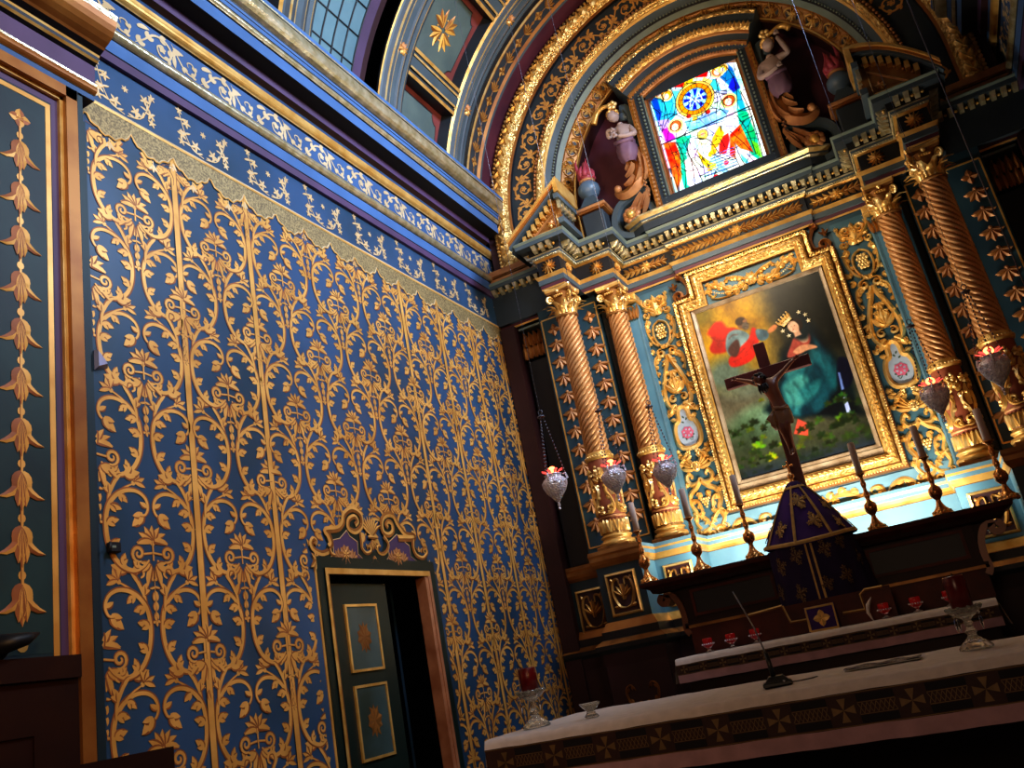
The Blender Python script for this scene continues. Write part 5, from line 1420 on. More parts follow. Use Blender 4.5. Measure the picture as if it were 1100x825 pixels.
    # cloth round the hips
    q=MB(); q.lathe([(.092,.10),(.088,.06),(.098,.02),(.094,-.03),(.082,-.08),(.05,-.12)],'putto_cloth',W(1.585,7.03,5.86),n=28,mods=lambda a,z,i: 1+.06*math.sin(7*a+i)); q.tube([W(1.50,6.96,5.95),W(1.58,6.94,5.93),W(1.68,6.97,5.935)],.022,'putto_cloth',8); q.build('hip_cloth',T)
    # the horn
    q=MB(); hp=cr([(1.60,6.29),(1.545,6.335),(1.48,6.345),(1.42,6.315),(1.385,6.26),(1.365,6.22)],4) if not raised else cr([(1.56,6.30),(1.50,6.32),(1.45,6.335),(1.40,6.32),(1.37,6.28)],4)
    q.tube([W(x,6.93,z) for x,z in hp],[.014+.016*i/len(hp) for i in range(len(hp))],'gold',10)
    for k in range(5): a=2*PI*k/5; q.ball(W(1.575+.03*math.cos(a),6.925,6.325+.025*math.sin(a)),.022,'gold_bright',8,5)
    q.build('cornucopia',T)
    return T
putto(-1,False,'winged boy statue with folded arms growing from gilt leaves, left of the coloured window')
putto(1,True,'winged boy statue lifting one arm to his head, right of the coloured window')

# ---------------------------------------------------------------- stained glass window
def window():
    q=MB()
    cz=5.5
    def vert(x0,x1,y0,y1,z0,z1,m): q.box(x0,x1,y0,y1,z0,z1,m)
    for X in (lambda x:x, lambda x:4.6-x):
        for (a,b,y,m) in ((1.705,1.765,7.04,'gold_brown'),(1.765,1.78,7.05,'slate_dark'),(1.78,1.835,7.075,'slate_dark'),(1.835,1.845,7.07,'sage'),(1.845,1.86,7.10,'copper')):
            x0,x1=sorted((X(a),X(b))); vert(x0,x1,y,7.35,5.19,6.40,m)
        f=lambda u,v,h: (X(1.735+u),7.04-h,v)
        for i in range(26): lobe(q,f,0,5.22+.045*i,PI/2,.05,.035,0,.012,.002,('gold','gold_brown'))
        for i in range(30): q.ball((X(1.807),7.07,5.24+.040*i),.0125,'sage',6,4)
        vert(*sorted((X(1.86),X(1.875))),7.12,7.36,5.2,6.45,'gold_brown')
    q.box(1.70,2.90,7.06,7.40,5.18,5.29,'slate_dark'); q.box(1.84,2.76,7.10,7.4,5.29,5.315,'maroon')
    # hood: concentric arched mouldings over the window
    a0,a1=math.radians(57),math.radians(123)
    pr=[(1.345,7.3,'slate_dark'),(1.345,6.96,'gold_bright'),(1.32,6.94,'gold_carved'),(1.295,6.95,'slate_dark'),(1.29,6.96,'slate_dark'),(1.245,6.975,'slate'),(1.225,6.965,'sage'),(1.21,6.97,'gold'),(1.205,6.95,'gold_carved'),(1.175,6.92,'gold_carved'),(1.135,6.95,'gold_brown'),(1.125,6.97,'copper'),(1.12,6.98,'slate_dark'),(1.07,7.0,'gold_dark'),(1.065,7.0,'gold_carved'),(1.045,6.985,'gold_brown'),(1.03,7.01,'slate_dark'),(1.02,7.06,'slate_dark'),(1.02,7.3,'slate_dark')]
    ring(q,pr,a0,a1,cz,30)
    for a in (a0,a1): q.add([(CX-r*math.cos(a),y,cz+r*math.sin(a)) for r,y,_ in pr],[tuple(range(len(pr)))],'slate')
    f=ringmap(1.17,6.925,cz)
    for i in range(34):
        u=1.17*(a0+(a1-a0)*(i+.5)/34); lobe(q,off(f,u,0),0,-.025,PI/2,.06,.035,0,.014,.0,GB)
    # arched head of the opening, beads
    b0,b1=math.radians(62),math.radians(118)
    ring(q,[(1.04,7.04,'slate_dark'),(1.01,7.06,'copper'),(.985,7.08,'gold_brown'),(.97,7.12,'gold_brown'),(.955,7.36,'maroon')],b0,b1,cz,24)
    for i in range(34):
        a=b0+(b1-b0)*(i+.5)/34; q.ball((CX-1.0*math.cos(a),7.055,cz+1.0*math.sin(a)),.013,'copper',6,4)
    f=ringmap(1.05,7.02,cz)
    for i in range(20): u=1.05*(a0+(a1-a0)*(i+.5)/20); flower(q,off(f,u,0),0,0,.03,5,.02,0,('gold','gold_brown'))
    # spandrel fill between opening head and hood
    for X in (lambda x:x, lambda x:4.6-x):
        V=[];F=[];N=8
        for i in range(N+1):
            a=a0+(PI/2-a0)*i/N; x=CX-1.06*math.cos(a); V+=[(X(x),7.10,cz+1.06*math.sin(a)),(X(x),7.10,6.34)]
        q.add(V,[(2*i,2*i+1,2*i+3,2*i+2) for i in range(N)],'slate_dark')
    W_=struct(q.build('window_1'))
    # the coloured panes
    c=Canvas(1.86,2.74,5.31,6.52,264,363); c.round=False
    YG=7.2
    def g(*P): return [at_y(690+x/5.321,60+y/5.321,YG) for x,y in P]
    lead=(.05,.05,.09); c.C[:]=(.86,.93,.97)
    nz=c.noise(10,4); c.blend(np.clip((nz-.5)*4,0,1)*.7,(.55,.80,.92))
    # sky / angel wings bands
    c.poly(g((40,230),(100,200),(160,180),(200,330),(140,400),(100,430)),(.15,.68,.80)); c.poly(g((50,250),(85,240),(110,330),(95,400),(75,330)),(.02,.25,.72))
    c.poly(g((480,40),(515,70),(560,190),(520,190),(440,120)),(.05,.45,.82)); c.poly(g((500,170),(550,180),(600,330),(560,310)),(.10,.60,.80)); c.poly(g((520,110),(560,180),(520,210),(490,180)),(.10,.12,.72))
    c.poly(g((350,140),(420,130),(450,200),(380,190)),(.20,.75,.80)); c.poly(g((170,200),(230,200),(215,280),(180,330)),(.35,.80,.80))
    for P in (((150,170),(200,130),(260,110),(235,180),(180,180)),((270,95),(330,80),(380,70),(370,120),(300,125))): c.poly(g(*P),(.90,.04,.05))
    for p in ((215,150),(322,98)): (x,z),=g(p); c.ell(x,z,.028,.026,(1,.45,.25),0,.3)
    c.poly(g((250,110),(290,130),(285,175),(230,190)),(.98,.72,.10)); c.poly(g((350,120),(400,140),(375,185),(330,170)),(.99,.85,.40))
    (cx,cz_),=g((300,247)); 
    c.ell(cx,cz_,.182,.182,(.97,.80,.35),0,.06); c.ell(cx,cz_,.158,.158,(.96,.52,.03),0,.06); c.ell(cx,cz_,.114,.114,(.62,.86,.96),0,.06)
    for k in range(8):
        a=k*PI/4+.3; c.poly([(cx,cz_),(cx+.108*math.cos(a),cz_+.108*math.sin(a)),(cx+.108*math.cos(a+.42),cz_+.108*math.sin(a+.42))],(.03,.10,.80),.003)
    c.ell(cx,cz_,.035,.035,(.3,.6,.95),0,.2)
    # AM monogram strokes of the roundel
    c.line([(cx-.06,cz_-.05),(cx-.02,cz_+.06),(cx+.03,cz_-.05)],(.95,.97,1),.007); c.line([(cx-.05,cz_+.05),(cx,cz_-.03),(cx+.05,cz_+.05),(cx+.065,cz_-.04)],(.95,.97,1),.007); c.line([(cx-.07,cz_+.0),(cx+.08,cz_+.015)],(.95,.97,1),.005)
    for k in range(16):
        a=k*PI/8; c.line([(cx+.114*math.cos(a),cz_+.114*math.sin(a)),(cx+.158*math.cos(a),cz_+.158*math.sin(a))],(.35,.15,.02),.004)
    # kneeling figures left & right
    c.poly(g((85,370),(150,360),(210,420),(190,480),(130,500),(110,440)),(.70,.62,.92)); c.poly(g((110,420),(150,410),(190,470),(140,500)),(.62,.10,.62))
    c.poly(g((120,500),(185,490),(235,600),(225,700),(200,770),(160,640)),(.93,.10,.04),shade=((.98,.45,.10),14,3))
    c.poly(g((190,470),(280,450),(250,560),(290,700),(250,790),(225,700),(215,570)),(.04,.62,.45),shade=((.10,.78,.62),12,6))
    c.poly(g((240,600),(300,560),(350,700),(300,760),(260,740)),(.93,.97,.97)); c.poly(g((240,370),(330,350),(450,300),(500,310),(470,360),(330,420),(260,430)),(.35,.72,.95),shade=((.70,.88,.98),14,9))
    c.poly(g((470,350),(540,330),(560,420),(500,430),(440,470),(450,400)),(.90,.95,1.0)); c.poly(g((540,300),(600,320),(660,480),(670,600),(620,560),(560,420)),(.03,.72,.45),shade=((.05,.75,.70),10,4)); c.poly(g((620,480),(660,500),(690,590),(650,560)),(.35,.85,.15))
    c.poly(g((500,450),(560,390),(600,480),(635,550),(560,530),(530,500),(535,590),(500,570)),(.93,.12,.03),shade=((1,.5,.10),14,7)); c.poly(g((440,470),(490,440),(500,480),(480,560),(440,560)),(.90,.15,.12))
    c.poly(g((540,530),(600,570),(660,590),(640,620),(560,650),(540,600)),(.95,.97,.98)); c.poly(g((560,560),(600,590),(615,630),(570,600)),(.3,.75,.75))
    # heads and halos
    for (p,r,hc) in (((190,400),.075,(.75,.35,.15)),((495,255),.075,(.85,.30,.10)),((140,225),.06,(.95,.65,.1)),((430,85),.07,(.95,.65,.1)),((100,215),.05,(.9,.6,.1)),((460,70),.05,(.98,.7,.1))):
        (x,z),=g(p); c.ell(x,z,r,r,(.99,.88,.55),0,.1); c.ell(x,z,r*.72,r*.72,hc,0,.2); c.ell(x-.008,z-.01,r*.42,r*.5,(1,.86,.78),0,.2)
    # chalice, host, putti group in the middle
    c.poly(g((300,430),(360,410),(380,500),(320,520)),(.97,.93,.80)); c.poly(g((390,540),(400,470),(440,400),(470,440),(430,520)),(.96,.76,.12)); (x,z),=g((400,555)); c.ell(x,z,.045,.03,(.97,.75,.10),.5,.2)
    (x,z),=g((345,450)); c.ell(x,z,.045,.05,(.98,.85,.3),0,.3); c.ell(x,z,.022,.022,(1,.6,.5),0,.3)
    c.poly(g((310,540),(350,580),(410,620),(425,640),(370,640),(340,610)),(.97,.80,.10)); (x,z),=g((395,635)); c.ell(x,z,.05,.025,(.97,.78,.1),.4,.2)
    for p,cc in (((265,345),(.9,.15,.12)),((375,320),(.9,.15,.12)),((300,360),(.98,.7,.2)),((420,690),(.92,.1,.2)),((480,610),(.9,.15,.3)),((520,670),(.85,.2,.5)),((400,720),(.9,.1,.2)),((240,785),(.75,.35,.85)),((490,690),(.2,.6,.4)),((590,640),(.9,.3,.45))):
        (x,z),=g(p); c.ell(x,z,.024,.022,cc,0,.3)
    for k in range(7): P=g((350+8*k,690-20*k),(540-3*k,620-16*k)); c.line(P,(.25,.45,.75),.006)
    # lead lines : curved drapery lines and cames
    rs=random.Random(11)
    def L(*P,w=.0045): c.line(cr([tuple(p) for p in g(*P)],6),lead,w)
    for P in (((100,200),(130,300),(110,430)),((160,185),(190,260),(180,340)),((60,240),(120,260),(150,380)),((200,330),(150,360),(110,440)),((200,500),(240,600),(250,780)),((230,480),(280,600),(300,720)),((150,500),(200,640),(205,760)),((260,560),(310,640),(345,720)),((420,130),(440,220),(470,300)),((480,60),(530,150),(545,300)),((400,190),(430,240),(420,330)),((560,200),(620,330),(690,580)),((540,340),(600,430),(650,560)),((500,430),(560,480),(630,550)),((530,500),(560,580),(600,640)),((440,470),(470,520),(440,570)),((240,380),(330,360),(440,310)),((250,430),(340,410),(470,370)),((300,560),(340,600),(360,700)),((60,300),(100,330),(90,400)),((300,470),(380,480),(440,560)),((320,530),(300,590),(350,640)),((520,560),(560,640),(555,690)),((380,70),(390,120),(350,150)),((190,120),(170,170),(120,200)),((110,350),(170,330),(240,360)),((350,320),(400,300),(460,310)),((470,240),(440,290),(480,330)),((600,560),(640,600),(690,590)),((160,560),(190,550),(220,590)),((170,640),(200,630),(230,680)),((220,560),(260,550),(250,500)),((220,640),(260,660),(300,650)),((570,350),(600,340),(610,330)),((590,440),(630,430),(640,420)),((430,570),(480,590),(540,590)),((360,690),(450,660),(545,620))): L(*P)
    for (p,r) in (((190,400),.054),((495,255),.054),((140,225),.045),((430,85),.05),((345,450),.05)):
        (x,z),=g(p); c.line([(x+r*math.cos(a),z+r*math.sin(a)) for a in [2*PI*k/14 for k in range(15)]],lead,.004)
    for rr in (.182,.158,.114): c.line([(cx+rr*math.cos(a),cz_+rr*math.sin(a)) for a in [2*PI*k/24 for k in range(25)]],lead,.004)
    for k in range(26):
        x=1.88+rs.random()*.84; z=5.33+rs.random()*1.1; a=rs.random()*PI; l=.04+.05*rs.random(); c.line([(x,z),(x+l*math.cos(a),z+l*math.sin(a))],lead,.003,.8)
    # small quarries: irregular lead cells, each with its own tint
    r2=np.random.RandomState(8); S=np.stack([1.86+.88*r2.rand(170),5.31+1.21*r2.rand(170)],1)
    d=np.sqrt((c.X[...,None]-S[:,0])**2+((c.Z[...,None]-S[:,1])*.7)**2); k=np.argsort(d,-1)[...,:2]
    d0=np.take_along_axis(d,k[...,:1],-1)[...,0]; d1=np.take_along_axis(d,k[...,1:],-1)[...,0]
    tint=1+.28*(r2.rand(170,3)-.62); c.C*=tint[k[...,0]]; c.blend(np.clip(1.3-(d1-d0)/.0035,0,1)*.75,lead)
    # saddle bar and floral border
    P=[at_y(690+115/5.321,60+500/5.321,YG),at_y(690+550/5.321,60+325/5.321,YG)]; c.line([(1.86,P[0][1]-.01),(2.74,P[0][1]-.01)],lead,.008)
    for k in range(16): x=1.89+.055*k; c.ell(x,5.345,.022,.018,((.9,.3,.6),(.6,.5,.95),(.95,.95,1),(.3,.7,.7))[k%4],0,.3)
    # colour is drawn leaded; keep inside the arch head
    def clip(x,z): return ((x-CX)**2+(z-5.5)**2 < .985**2) & (z>5.315)
    o=c.build('stained_panes',YG,'stained_glass',clip); o.parent=W_; o['kind']='structure'
window()
# ================================================================ gradine, high altar, front table
mat('linen', (.66,.58,.54), .8, scale=20, var=.12, bump=.15, bscale=30)
mat('linen_rose', (.50,.30,.33), .8, scale=12, var=.2, bump=.15, bscale=25)
mat('orphrey', (.050,.018,.012), .7, scale=40)
mat('orphrey_gold', (.22,.13,.05), .55, .2, scale=30)
mat('black_cloth', (.010,.007,.010), .8)
mat('purple_velvet', (.060,.015,.16), .85, scale=7, col2=(.03,.008,.09))
mat('purple_dark', (.022,.008,.055), .9, scale=7)
mat('galloon', (.55,.33,.10), .6, .2, scale=30)
mat('brass', (.75,.36,.12), .25, .85, scale=9, col2=(.5,.2,.06))
mat('candle_wax', (.55,.44,.40), .6, scale=8, var=.15)
mat('silver', (.95,.93,.99), .32, .4, scale=40, col2=(.62,.58,.70), bump=.9, bscale=110, voro=True)
mat('red_glass', (.75,.03,.03), .15, scale=8, emit=(1,.03,.01), estr=.08)
mat('lamp_flame', (1,.2,.05), .5, emit=(1,.16,.04), estr=9)
mat('red_petal', (.85,.12,.12), .3, emit=(1,.10,.08), estr=1.0)
mat('ruby_wax', (.15,.004,.006), .3, scale=10, col2=(.08,.002,.003))
mat('crystal', (.95,.95,.95), .04, trans=1.0, var=.02)
mat('frosted_crystal', (.90,.88,.80), .08, trans=.85, var=.1)
mat('mic_black', (.012,.012,.014), .35)
mat('steel_grey', (.35,.35,.38), .3, .8)
mat('skin_bronze', (.17,.05,.022), .4, scale=9, col2=(.11,.03,.014))
mat('loin_cloth', (.22,.10,.04), .5, scale=12)
mat('hair_dark', (.015,.008,.006), .6)

def gradine():
    T=thing('altar_gradine','dark carved wooden reredos shelf with scrolled ends carrying the candlesticks','altar shelf',(2.3,6.0,1.42))
    L=lambda x,y,z:(x-2.3,y-6.0,z-1.42)
    def bx(q,x0,x1,y0,y1,z0,z1,m,b=0):
        a=L(x0,y0,z0);c=L(x1,y1,z1)
        (q.bev(a[0],c[0],a[1],c[1],a[2],c[2],m,b) if b else q.box(a[0],c[0],a[1],c[1],a[2],c[2],m))
    q=MB(); path=[(x-2.3,y-6.0) for x,y in [(1.22,6.32),(1.22,6.06),(3.38,6.06),(3.38,6.32)]]
    pr=[(-.3,1.955,'dark_wood'),(.11,1.955,'dark_wood'),(.115,1.945,'red_wood'),(.11,1.925,'red_wood'),(.06,1.90,'dark_wood'),(.05,1.875,'dark_wood'),(.02,1.865,'red_wood')]
    sweep_plan(q,path,[(p,z-1.42,m) for p,z,m in pr]); q.build('top_shelf',T)
    q=MB(); bx(q,1.36,3.24,6.06,6.32,1.42,1.90,'dark_wood')
    f=lambda u,v,h: L(u,6.06-h,v)
    for x0,x1 in ((1.44,1.98),(2.62,3.16)):
        q.slab(f,[(x0,1.69),(x1,1.69),(x1,1.83),(x0,1.83)],'black_paint',0,.002)
        for a,b,c,d in ((x0-.02,x1+.02,1.83,1.85),(x0-.02,x1+.02,1.67,1.69),(x0-.02,x0,1.69,1.83),(x1,x1+.02,1.69,1.83)): q.slab(f,[(a,c),(b,c),(b,d),(a,d)],'red_wood',0,.012)
    for a,b,z0,z1,h,m in ((1.34,3.26,1.60,1.62,.02,'gold_dark'),(1.34,3.26,1.62,1.635,.03,'dark_wood')): q.slab(f,[(a,z0),(b,z0),(b,z1),(a,z1)],m,0,h)
    q.slab(f,[(1.36,1.43),(3.24,1.43),(3.24,1.60),(1.36,1.60)],'red_wood',0,.006)
    q.build('predella_front',T)
    for s in (1,-1):
        q=MB(); X=lambda x: x if s>0 else 4.6-x
        P=cr([(1.22,1.85),(1.20,1.82),(1.215,1.795),(1.245,1.795),(1.26,1.82),(1.25,1.85),(1.30,1.83),(1.335,1.76),(1.345,1.68),(1.34,1.60),(1.36,1.56)],5)
        V=[];F=[];N=len(P)
        for i,(x,z) in enumerate(P):
            a=P[max(i-1,0)];b=P[min(i+1,N-1)];tx,tz=b[0]-a[0],b[1]-a[1];l=math.hypot(tx,tz) or 1;nx,nz=-tz/l,tx/l;w=.020
            for sg,y in ((-1,6.18),(-1,6.04),(1,6.04),(1,6.18)): V.append(L(X(x+nx*w*sg),y,z+nz*w*sg))
        for i in range(N-1):
            for k in range(4): F.append((i*4+k,i*4+(k+1)%4,(i+1)*4+(k+1)%4,(i+1)*4+k))
        q.add(V,F,'frame_brown')
        ff=lambda u,v,h: L(X(u),6.08,v)
        q.add([L(X(x),6.09,z) for x,z in ((1.27,1.87),(1.36,1.87),(1.36,1.56),(1.34,1.62),(1.335,1.72),(1.30,1.80))],[tuple(range(6))],'dark_wood')
        q.build('scroll_bracket',T)
mat('frame_brown',(.16,.06,.03),.35,.2,scale=8)
gradine()

def ellipse_cloth(): pass
def altar_cloth(x0,x1,y0,y1,zt,lip,band,hem,name,label,rot=0,piv=None,drop_sides=True,seed=1):
    """white altar cloth with an embroidered cross band and lace hem hanging at the front"""
    T=thing(name,label,'altar cloth',((x0+x1)/2,y0,zt),rot)
    L=lambda x,y,z:(x-(x0+x1)/2,y-y0,z-zt)
    rs=random.Random(seed)
    # top with soft undulation, front drop with folds
    n=120; q=MB(); V=[];F=[]
    W=x1-x0
    wv=lambda x: .003*math.sin(x*9+seed)+.002*math.sin(x*23+seed*2)
    rows=[('t',y1,zt+.004),('t',y0+.25,zt+.006),('t',y0+.03,zt+.006),('f',0,zt+.003),('f',.008,zt-lip*.5),('f',.014,zt-lip)]
    for kind,a,z in rows:
        for i in range(n+1):
            x=x0+W*i/n
            if kind=='t': V.append(L(x,a,z+abs(wv(x+a))*.6))
            else: V.append(L(x,y0-a+wv(x)-.004,z+wv(x*1.7)*.3))
    for j in range(len(rows)-1):
        for i in range(n): F.append((j*(n+1)+i,j*(n+1)+i+1,(j+1)*(n+1)+i+1,(j+1)*(n+1)+i))
    q.add(V,F,'linen',True)
    if drop_sides:
        for xs,sg in ((x0,-1),(x1,1)):
            V=[];F=[];k=16;dz=lip+band+hem
            for i in range(k+1):
                y=y0+(y1-y0)*i/k
                V+=[L(xs,y,zt+.003),L(xs+sg*.03+.008*math.sin(i*1.3),y,zt-dz)]
            for i in range(k): F.append((2*i,2*i+1,2*i+3,2*i+2))
            q.add(V,F,'linen',True)
    q.build('linen_top',T)
    yb=lambda x: y0-.016+wv(x)
    def strip(z0,z1,m,nm,dy=0):
        q=MB(); V=[];F=[]
        for i in range(n+1):
            x=x0+W*i/n; V+=[L(x,yb(x)-dy,z0+wv(x*1.7)*.3),L(x,yb(x)-dy*1.3,z1+wv(x*1.7)*.3)]
        for i in range(n): F.append((2*i,2*i+2,2*i+3,2*i+1))
        q.add(V,F,m,True); return q
    q=strip(zt-lip-band,zt-lip+.004,'orphrey','b')
    # crosses and lattice
    f=lambda u,v,h: L(u,yb(u)-.002-h,v)
    zc=zt-lip-band/2; s=band*.36; step=band*2.0; k=0; x=x0+step*.4
    G=('orphrey_gold','orphrey_gold')
    while x < x1-s:
        for a in range(4):
            an=a*PI/2; ca,sa=math.cos(an),math.sin(an)
            P=[(.0,.0),(s*.95,s*.36),(s*.95,-s*.36)]
            q.add([f(x+u*ca-v*sa,zc+u*sa+v*ca,.0012) for u,v in P],[(0,1,2)],'orphrey_gold')
        xa=x+s*1.25; xb=x+step-s*1.25
        if xb<x1:
            for (za,zb) in ((zc+band*.20,zc+band*.42),(zc-band*.42,zc-band*.20)): q.add([f(xa,za,.001),f(xb,za,.001),f(xb,zb,.001),f(xa,zb,.001)],[(0,1,2,3)],'black_cloth')
            for zz in (zc+band*.17,zc-band*.17): ribbon(q,f,[(xa,zz),(xb,zz)],band*.02,0,.001,G)
            mcount=8
            for i in range(mcount):
                u0=xa+(xb-xa)*i/mcount; u1=xa+(xb-xa)*(i+1)/mcount
                ribbon(q,f,[(u0,zc-band*.15),(u1,zc+band*.15)],band*.02,0,.0012,G); ribbon(q,f,[(u0,zc+band*.15),(u1,zc-band*.15)],band*.02,0,.0014,G)
        x+=step
    for zz in (zt-lip-.004,zt-lip-band+.005): ribbon(q,f,[(x0+W*i/n,zz) for i in range(n+1)],.003,0,.001,G)
    q.build('embroidered_band',T)
    q=strip(zt-lip-band-hem,zt-lip-band+.002,'linen_rose','h',.002); q.build('lace_hem',T)
    return T
def altars():
    # high altar block
    T=thing('high_altar','dark wooden high altar block below the candle shelf','altar',(2.3,5.8,.42)); L=(2.3,5.8,.42)
    q=MB(); q.bev(1.42-2.3,3.20-2.3,5.53-5.8,6.05-5.8,0,.97,'dark_wood',.01); q.build('altar_body',T)
    q=MB(); q.bev(1.38-2.3,3.22-2.3,5.50-5.8,6.05-5.8,.97,1.0,'red_wood',.006); q.build('mensa_slab',T)
    altar_cloth(1.38,3.22,5.495,6.03,1.42,.030,.062,.045,'altar_cloth','white cloth with a cross embroidered band hanging on the high altar behind',seed=2)
    # front table
    F=thing('altar_table','free standing altar table under a white cloth in the foreground','table',(2.45,4.2,.25),math.radians(-1.2))
    q=MB(); q.bev(-1.45,1.45,-.44,.46,.95,.998,'dark_wood',.008); q.build('table_top',F)
    for sx in (-1.2,1.2):
        q=MB(); q.bev(sx-.22,sx+.22,-.32,.32,0,.95,'dark_wood',.02); q.build('pedestal_leg',F)
    q=MB(); q.bev(-1.1,1.1,-.05,.05,.2,.5,'dark_wood',.01); q.build('stretcher',F)
    altar_cloth(.95,3.97,3.71,4.74,1.252,.034,.125,.058,'altar_cloth','white cloth with a brown cross embroidered band on the table in the foreground',rot=math.radians(-1.2),seed=5)
altars()

def candlestick(root):
    q=MB(); q.lathe([(.0,0),(.058,0),(.060,.012),(.048,.02),(.050,.032),(.036,.045),(.024,.062),(.016,.085),(.014,.10),(.020,.108),(.036,.125),(.042,.15),(.036,.175),(.018,.192),(.012,.205),(.016,.215),(.020,.235),(.014,.255),(.010,.275),(.014,.29),(.018,.31),(.012,.33),(.010,.35),(.018,.362),(.034,.372),(.036,.378),(.010,.380),(.0,.38)],'brass',n=20)
    for k in range(3):
        a=k*2*PI/3+.4; q.ball((.055*math.cos(a),.055*math.sin(a),.010),.016,'brass',8,5); 
    for k in range(10): a=2*PI*k/10; q.ball((.050*math.cos(a),.050*math.sin(a),.024),.010,'gold',6,4)
    q.build('stick',root)
    q=MB(); q.lathe([(.0,.378),(.023,.378),(.022,.585),(.018,.590),(.0,.588)],'candle_wax',n=16); q.tube([(0,0,.588),(.002,0,.603)],.0018,'mic_black',5); q.build('candle',root)
CN=['candlestick with a pale candle, leftmost of the six on the dark shelf','candlestick with a pale candle, second from the left on the dark shelf','candlestick with a pale candle, just left of the purple veil','candlestick with a pale candle, just right of the purple veil','candlestick with a pale candle, second from the right on the dark shelf','candlestick with a pale candle, rightmost of the six on the dark shelf']
cs=None
for x,l in zip((1.135,1.53,1.905,2.715,3.11,3.49),CN):
    lab='brass '+l
    if cs is None:
        cs=thing('candlestick',lab,'candlestick',(x,6.10,1.957),0,'brass candlesticks on the altar shelf'); candlestick(cs)
    else: dup(cs,(x,6.10,1.957),lab)

# crucifix and veil ---------------------------------------------------
def crucifix():
    T=thing('crucifix','dark wooden crucifix with a bronze figure rising above the purple veil','crucifix',(2.32,6.16,2.30))
    O=Vector((2.32,6.16,2.30)); L=lambda x,y,z: (x-O.x,y-O.y,z-O.z)
    q=MB(); a=L(2.283,6.165,2.30); b=L(2.361,6.20,3.43); q.bev(a[0],b[0],a[1],b[1],a[2],b[2],'cross_wood',.006); q.build('upright',T)
    q=MB(); a=L(2.02,6.160,3.160); b=L(2.63,6.195,3.245); q.bev(a[0],b[0],a[1],b[1],a[2],b[2],'cross_wood',.006); q.build('crossbar',T)
    P=lambda x,y,z,r: (L(x,y,z),r)
    pts=[P(2.350,6.115,2.900,(.052,.040)),P(2.346,6.105,2.965,(.045,.034)),P(2.330,6.09,3.040,(.058,.040)),P(2.322,6.095,3.090,(.050,.030)),P(2.300,6.080,3.125,.020),
         P(2.270,6.10,3.110,.026),P(2.195,6.115,3.160,.0185),P(2.135,6.13,3.195,.014),P(2.105,6.14,3.212,.010),
         P(2.372,6.10,3.115,.026),P(2.437,6.115,3.158,.0185),P(2.500,6.13,3.205,.014),P(2.530,6.14,3.225,.010),
         P(2.328,6.105,2.860,.036),P(2.330,6.070,2.760,.027),P(2.336,6.100,2.68,.021),P(2.334,6.130,2.61,.014),P(2.333,6.105,2.575,.012),
         P(2.370,6.105,2.860,.036),P(2.362,6.070,2.765,.027),P(2.356,6.100,2.69,.021),P(2.350,6.125,2.62,.014),P(2.348,6.098,2.580,.012)]
    ed=[(0,1),(1,2),(2,3),(3,4),(3,5),(5,6),(6,7),(7,8),(3,9),(9,10),(10,11),(11,12),(0,13),(13,14),(14,15),(15,16),(16,17),(0,18),(18,19),(19,20),(20,21),(21,22)]
    def ex(q):
        head_mesh(q,L(2.272,6.055,3.135),.044,(-.45,-.8,-.45),(-.35,-.2,1),'skin_bronze')
        for sx,(hx,hz) in ((-1,(2.098,3.216)),(1,(2.538,3.230))):
            c=Vector(L(hx,6.142,hz)); q.ball(tuple(c),.013,'skin_bronze',8,5,(1,.6,1))
            for k in range(4):
                a=(.9-.35*k) if sx>0 else PI-(.9-.35*k)
                d=Vector((math.cos(a),-.25,math.sin(a))); q.tube([tuple(c),tuple(c+d*.018),tuple(c+d*.028+Vector((0,-.008,-.003)))],[.0042,.0038,.003],'skin_bronze',6)
            q.tube([tuple(c),tuple(c+Vector((-sx*.004,-.012,.014)))],[.005,.0035],'skin_bronze',6)
    skin_body('corpus',pts,ed,'skin_bronze',T,ex)
    q=MB(); rs=random.Random(1)
    for k in range(60):
        a=rs.random()*2*PI; p=rs.random()*1.9; d=Vector((math.sin(p)*math.cos(a)+.18,math.sin(p)*math.sin(a)+.55,math.cos(p)+.15))
        q.ball(tuple(Vector(L(2.272,6.055,3.135))+d.normalized()*.043),.013,'hair_dark',6,4)
    for k in range(5): q.tube([L(2.262+.012*k,6.05,3.10),L(2.255+.016*k,6.06,3.06),L(2.260+.016*k,6.07,3.03)],[.010,.009,.003],'hair_dark',6)
    q.build('hair',T)
    q=MB(); c=L(2.350,6.10,2.865)
    q.lathe([(.050,.055),(.058,.035),(.064,.0),(.066,-.04),(.062,-.075)],'loin_cloth',c,n=36,sy=.72,mods=lambda a,z,i:1+.05*math.sin(8*a+z*40))
    q.tube([L(2.305,6.07,2.915),L(2.36,6.055,2.895),L(2.405,6.08,2.905)],.013,'loin_cloth',8)
    for k in range(4): q.tube([L(2.298,6.07,2.89),L(2.278-.007*k,6.06,2.85),L(2.272+.006*k,6.07,2.80),L(2.285+.004*k,6.08,2.76)],[.008,.014,.012,.004],'loin_cloth',8)
    q.build('loincloth',T)
crucifix()
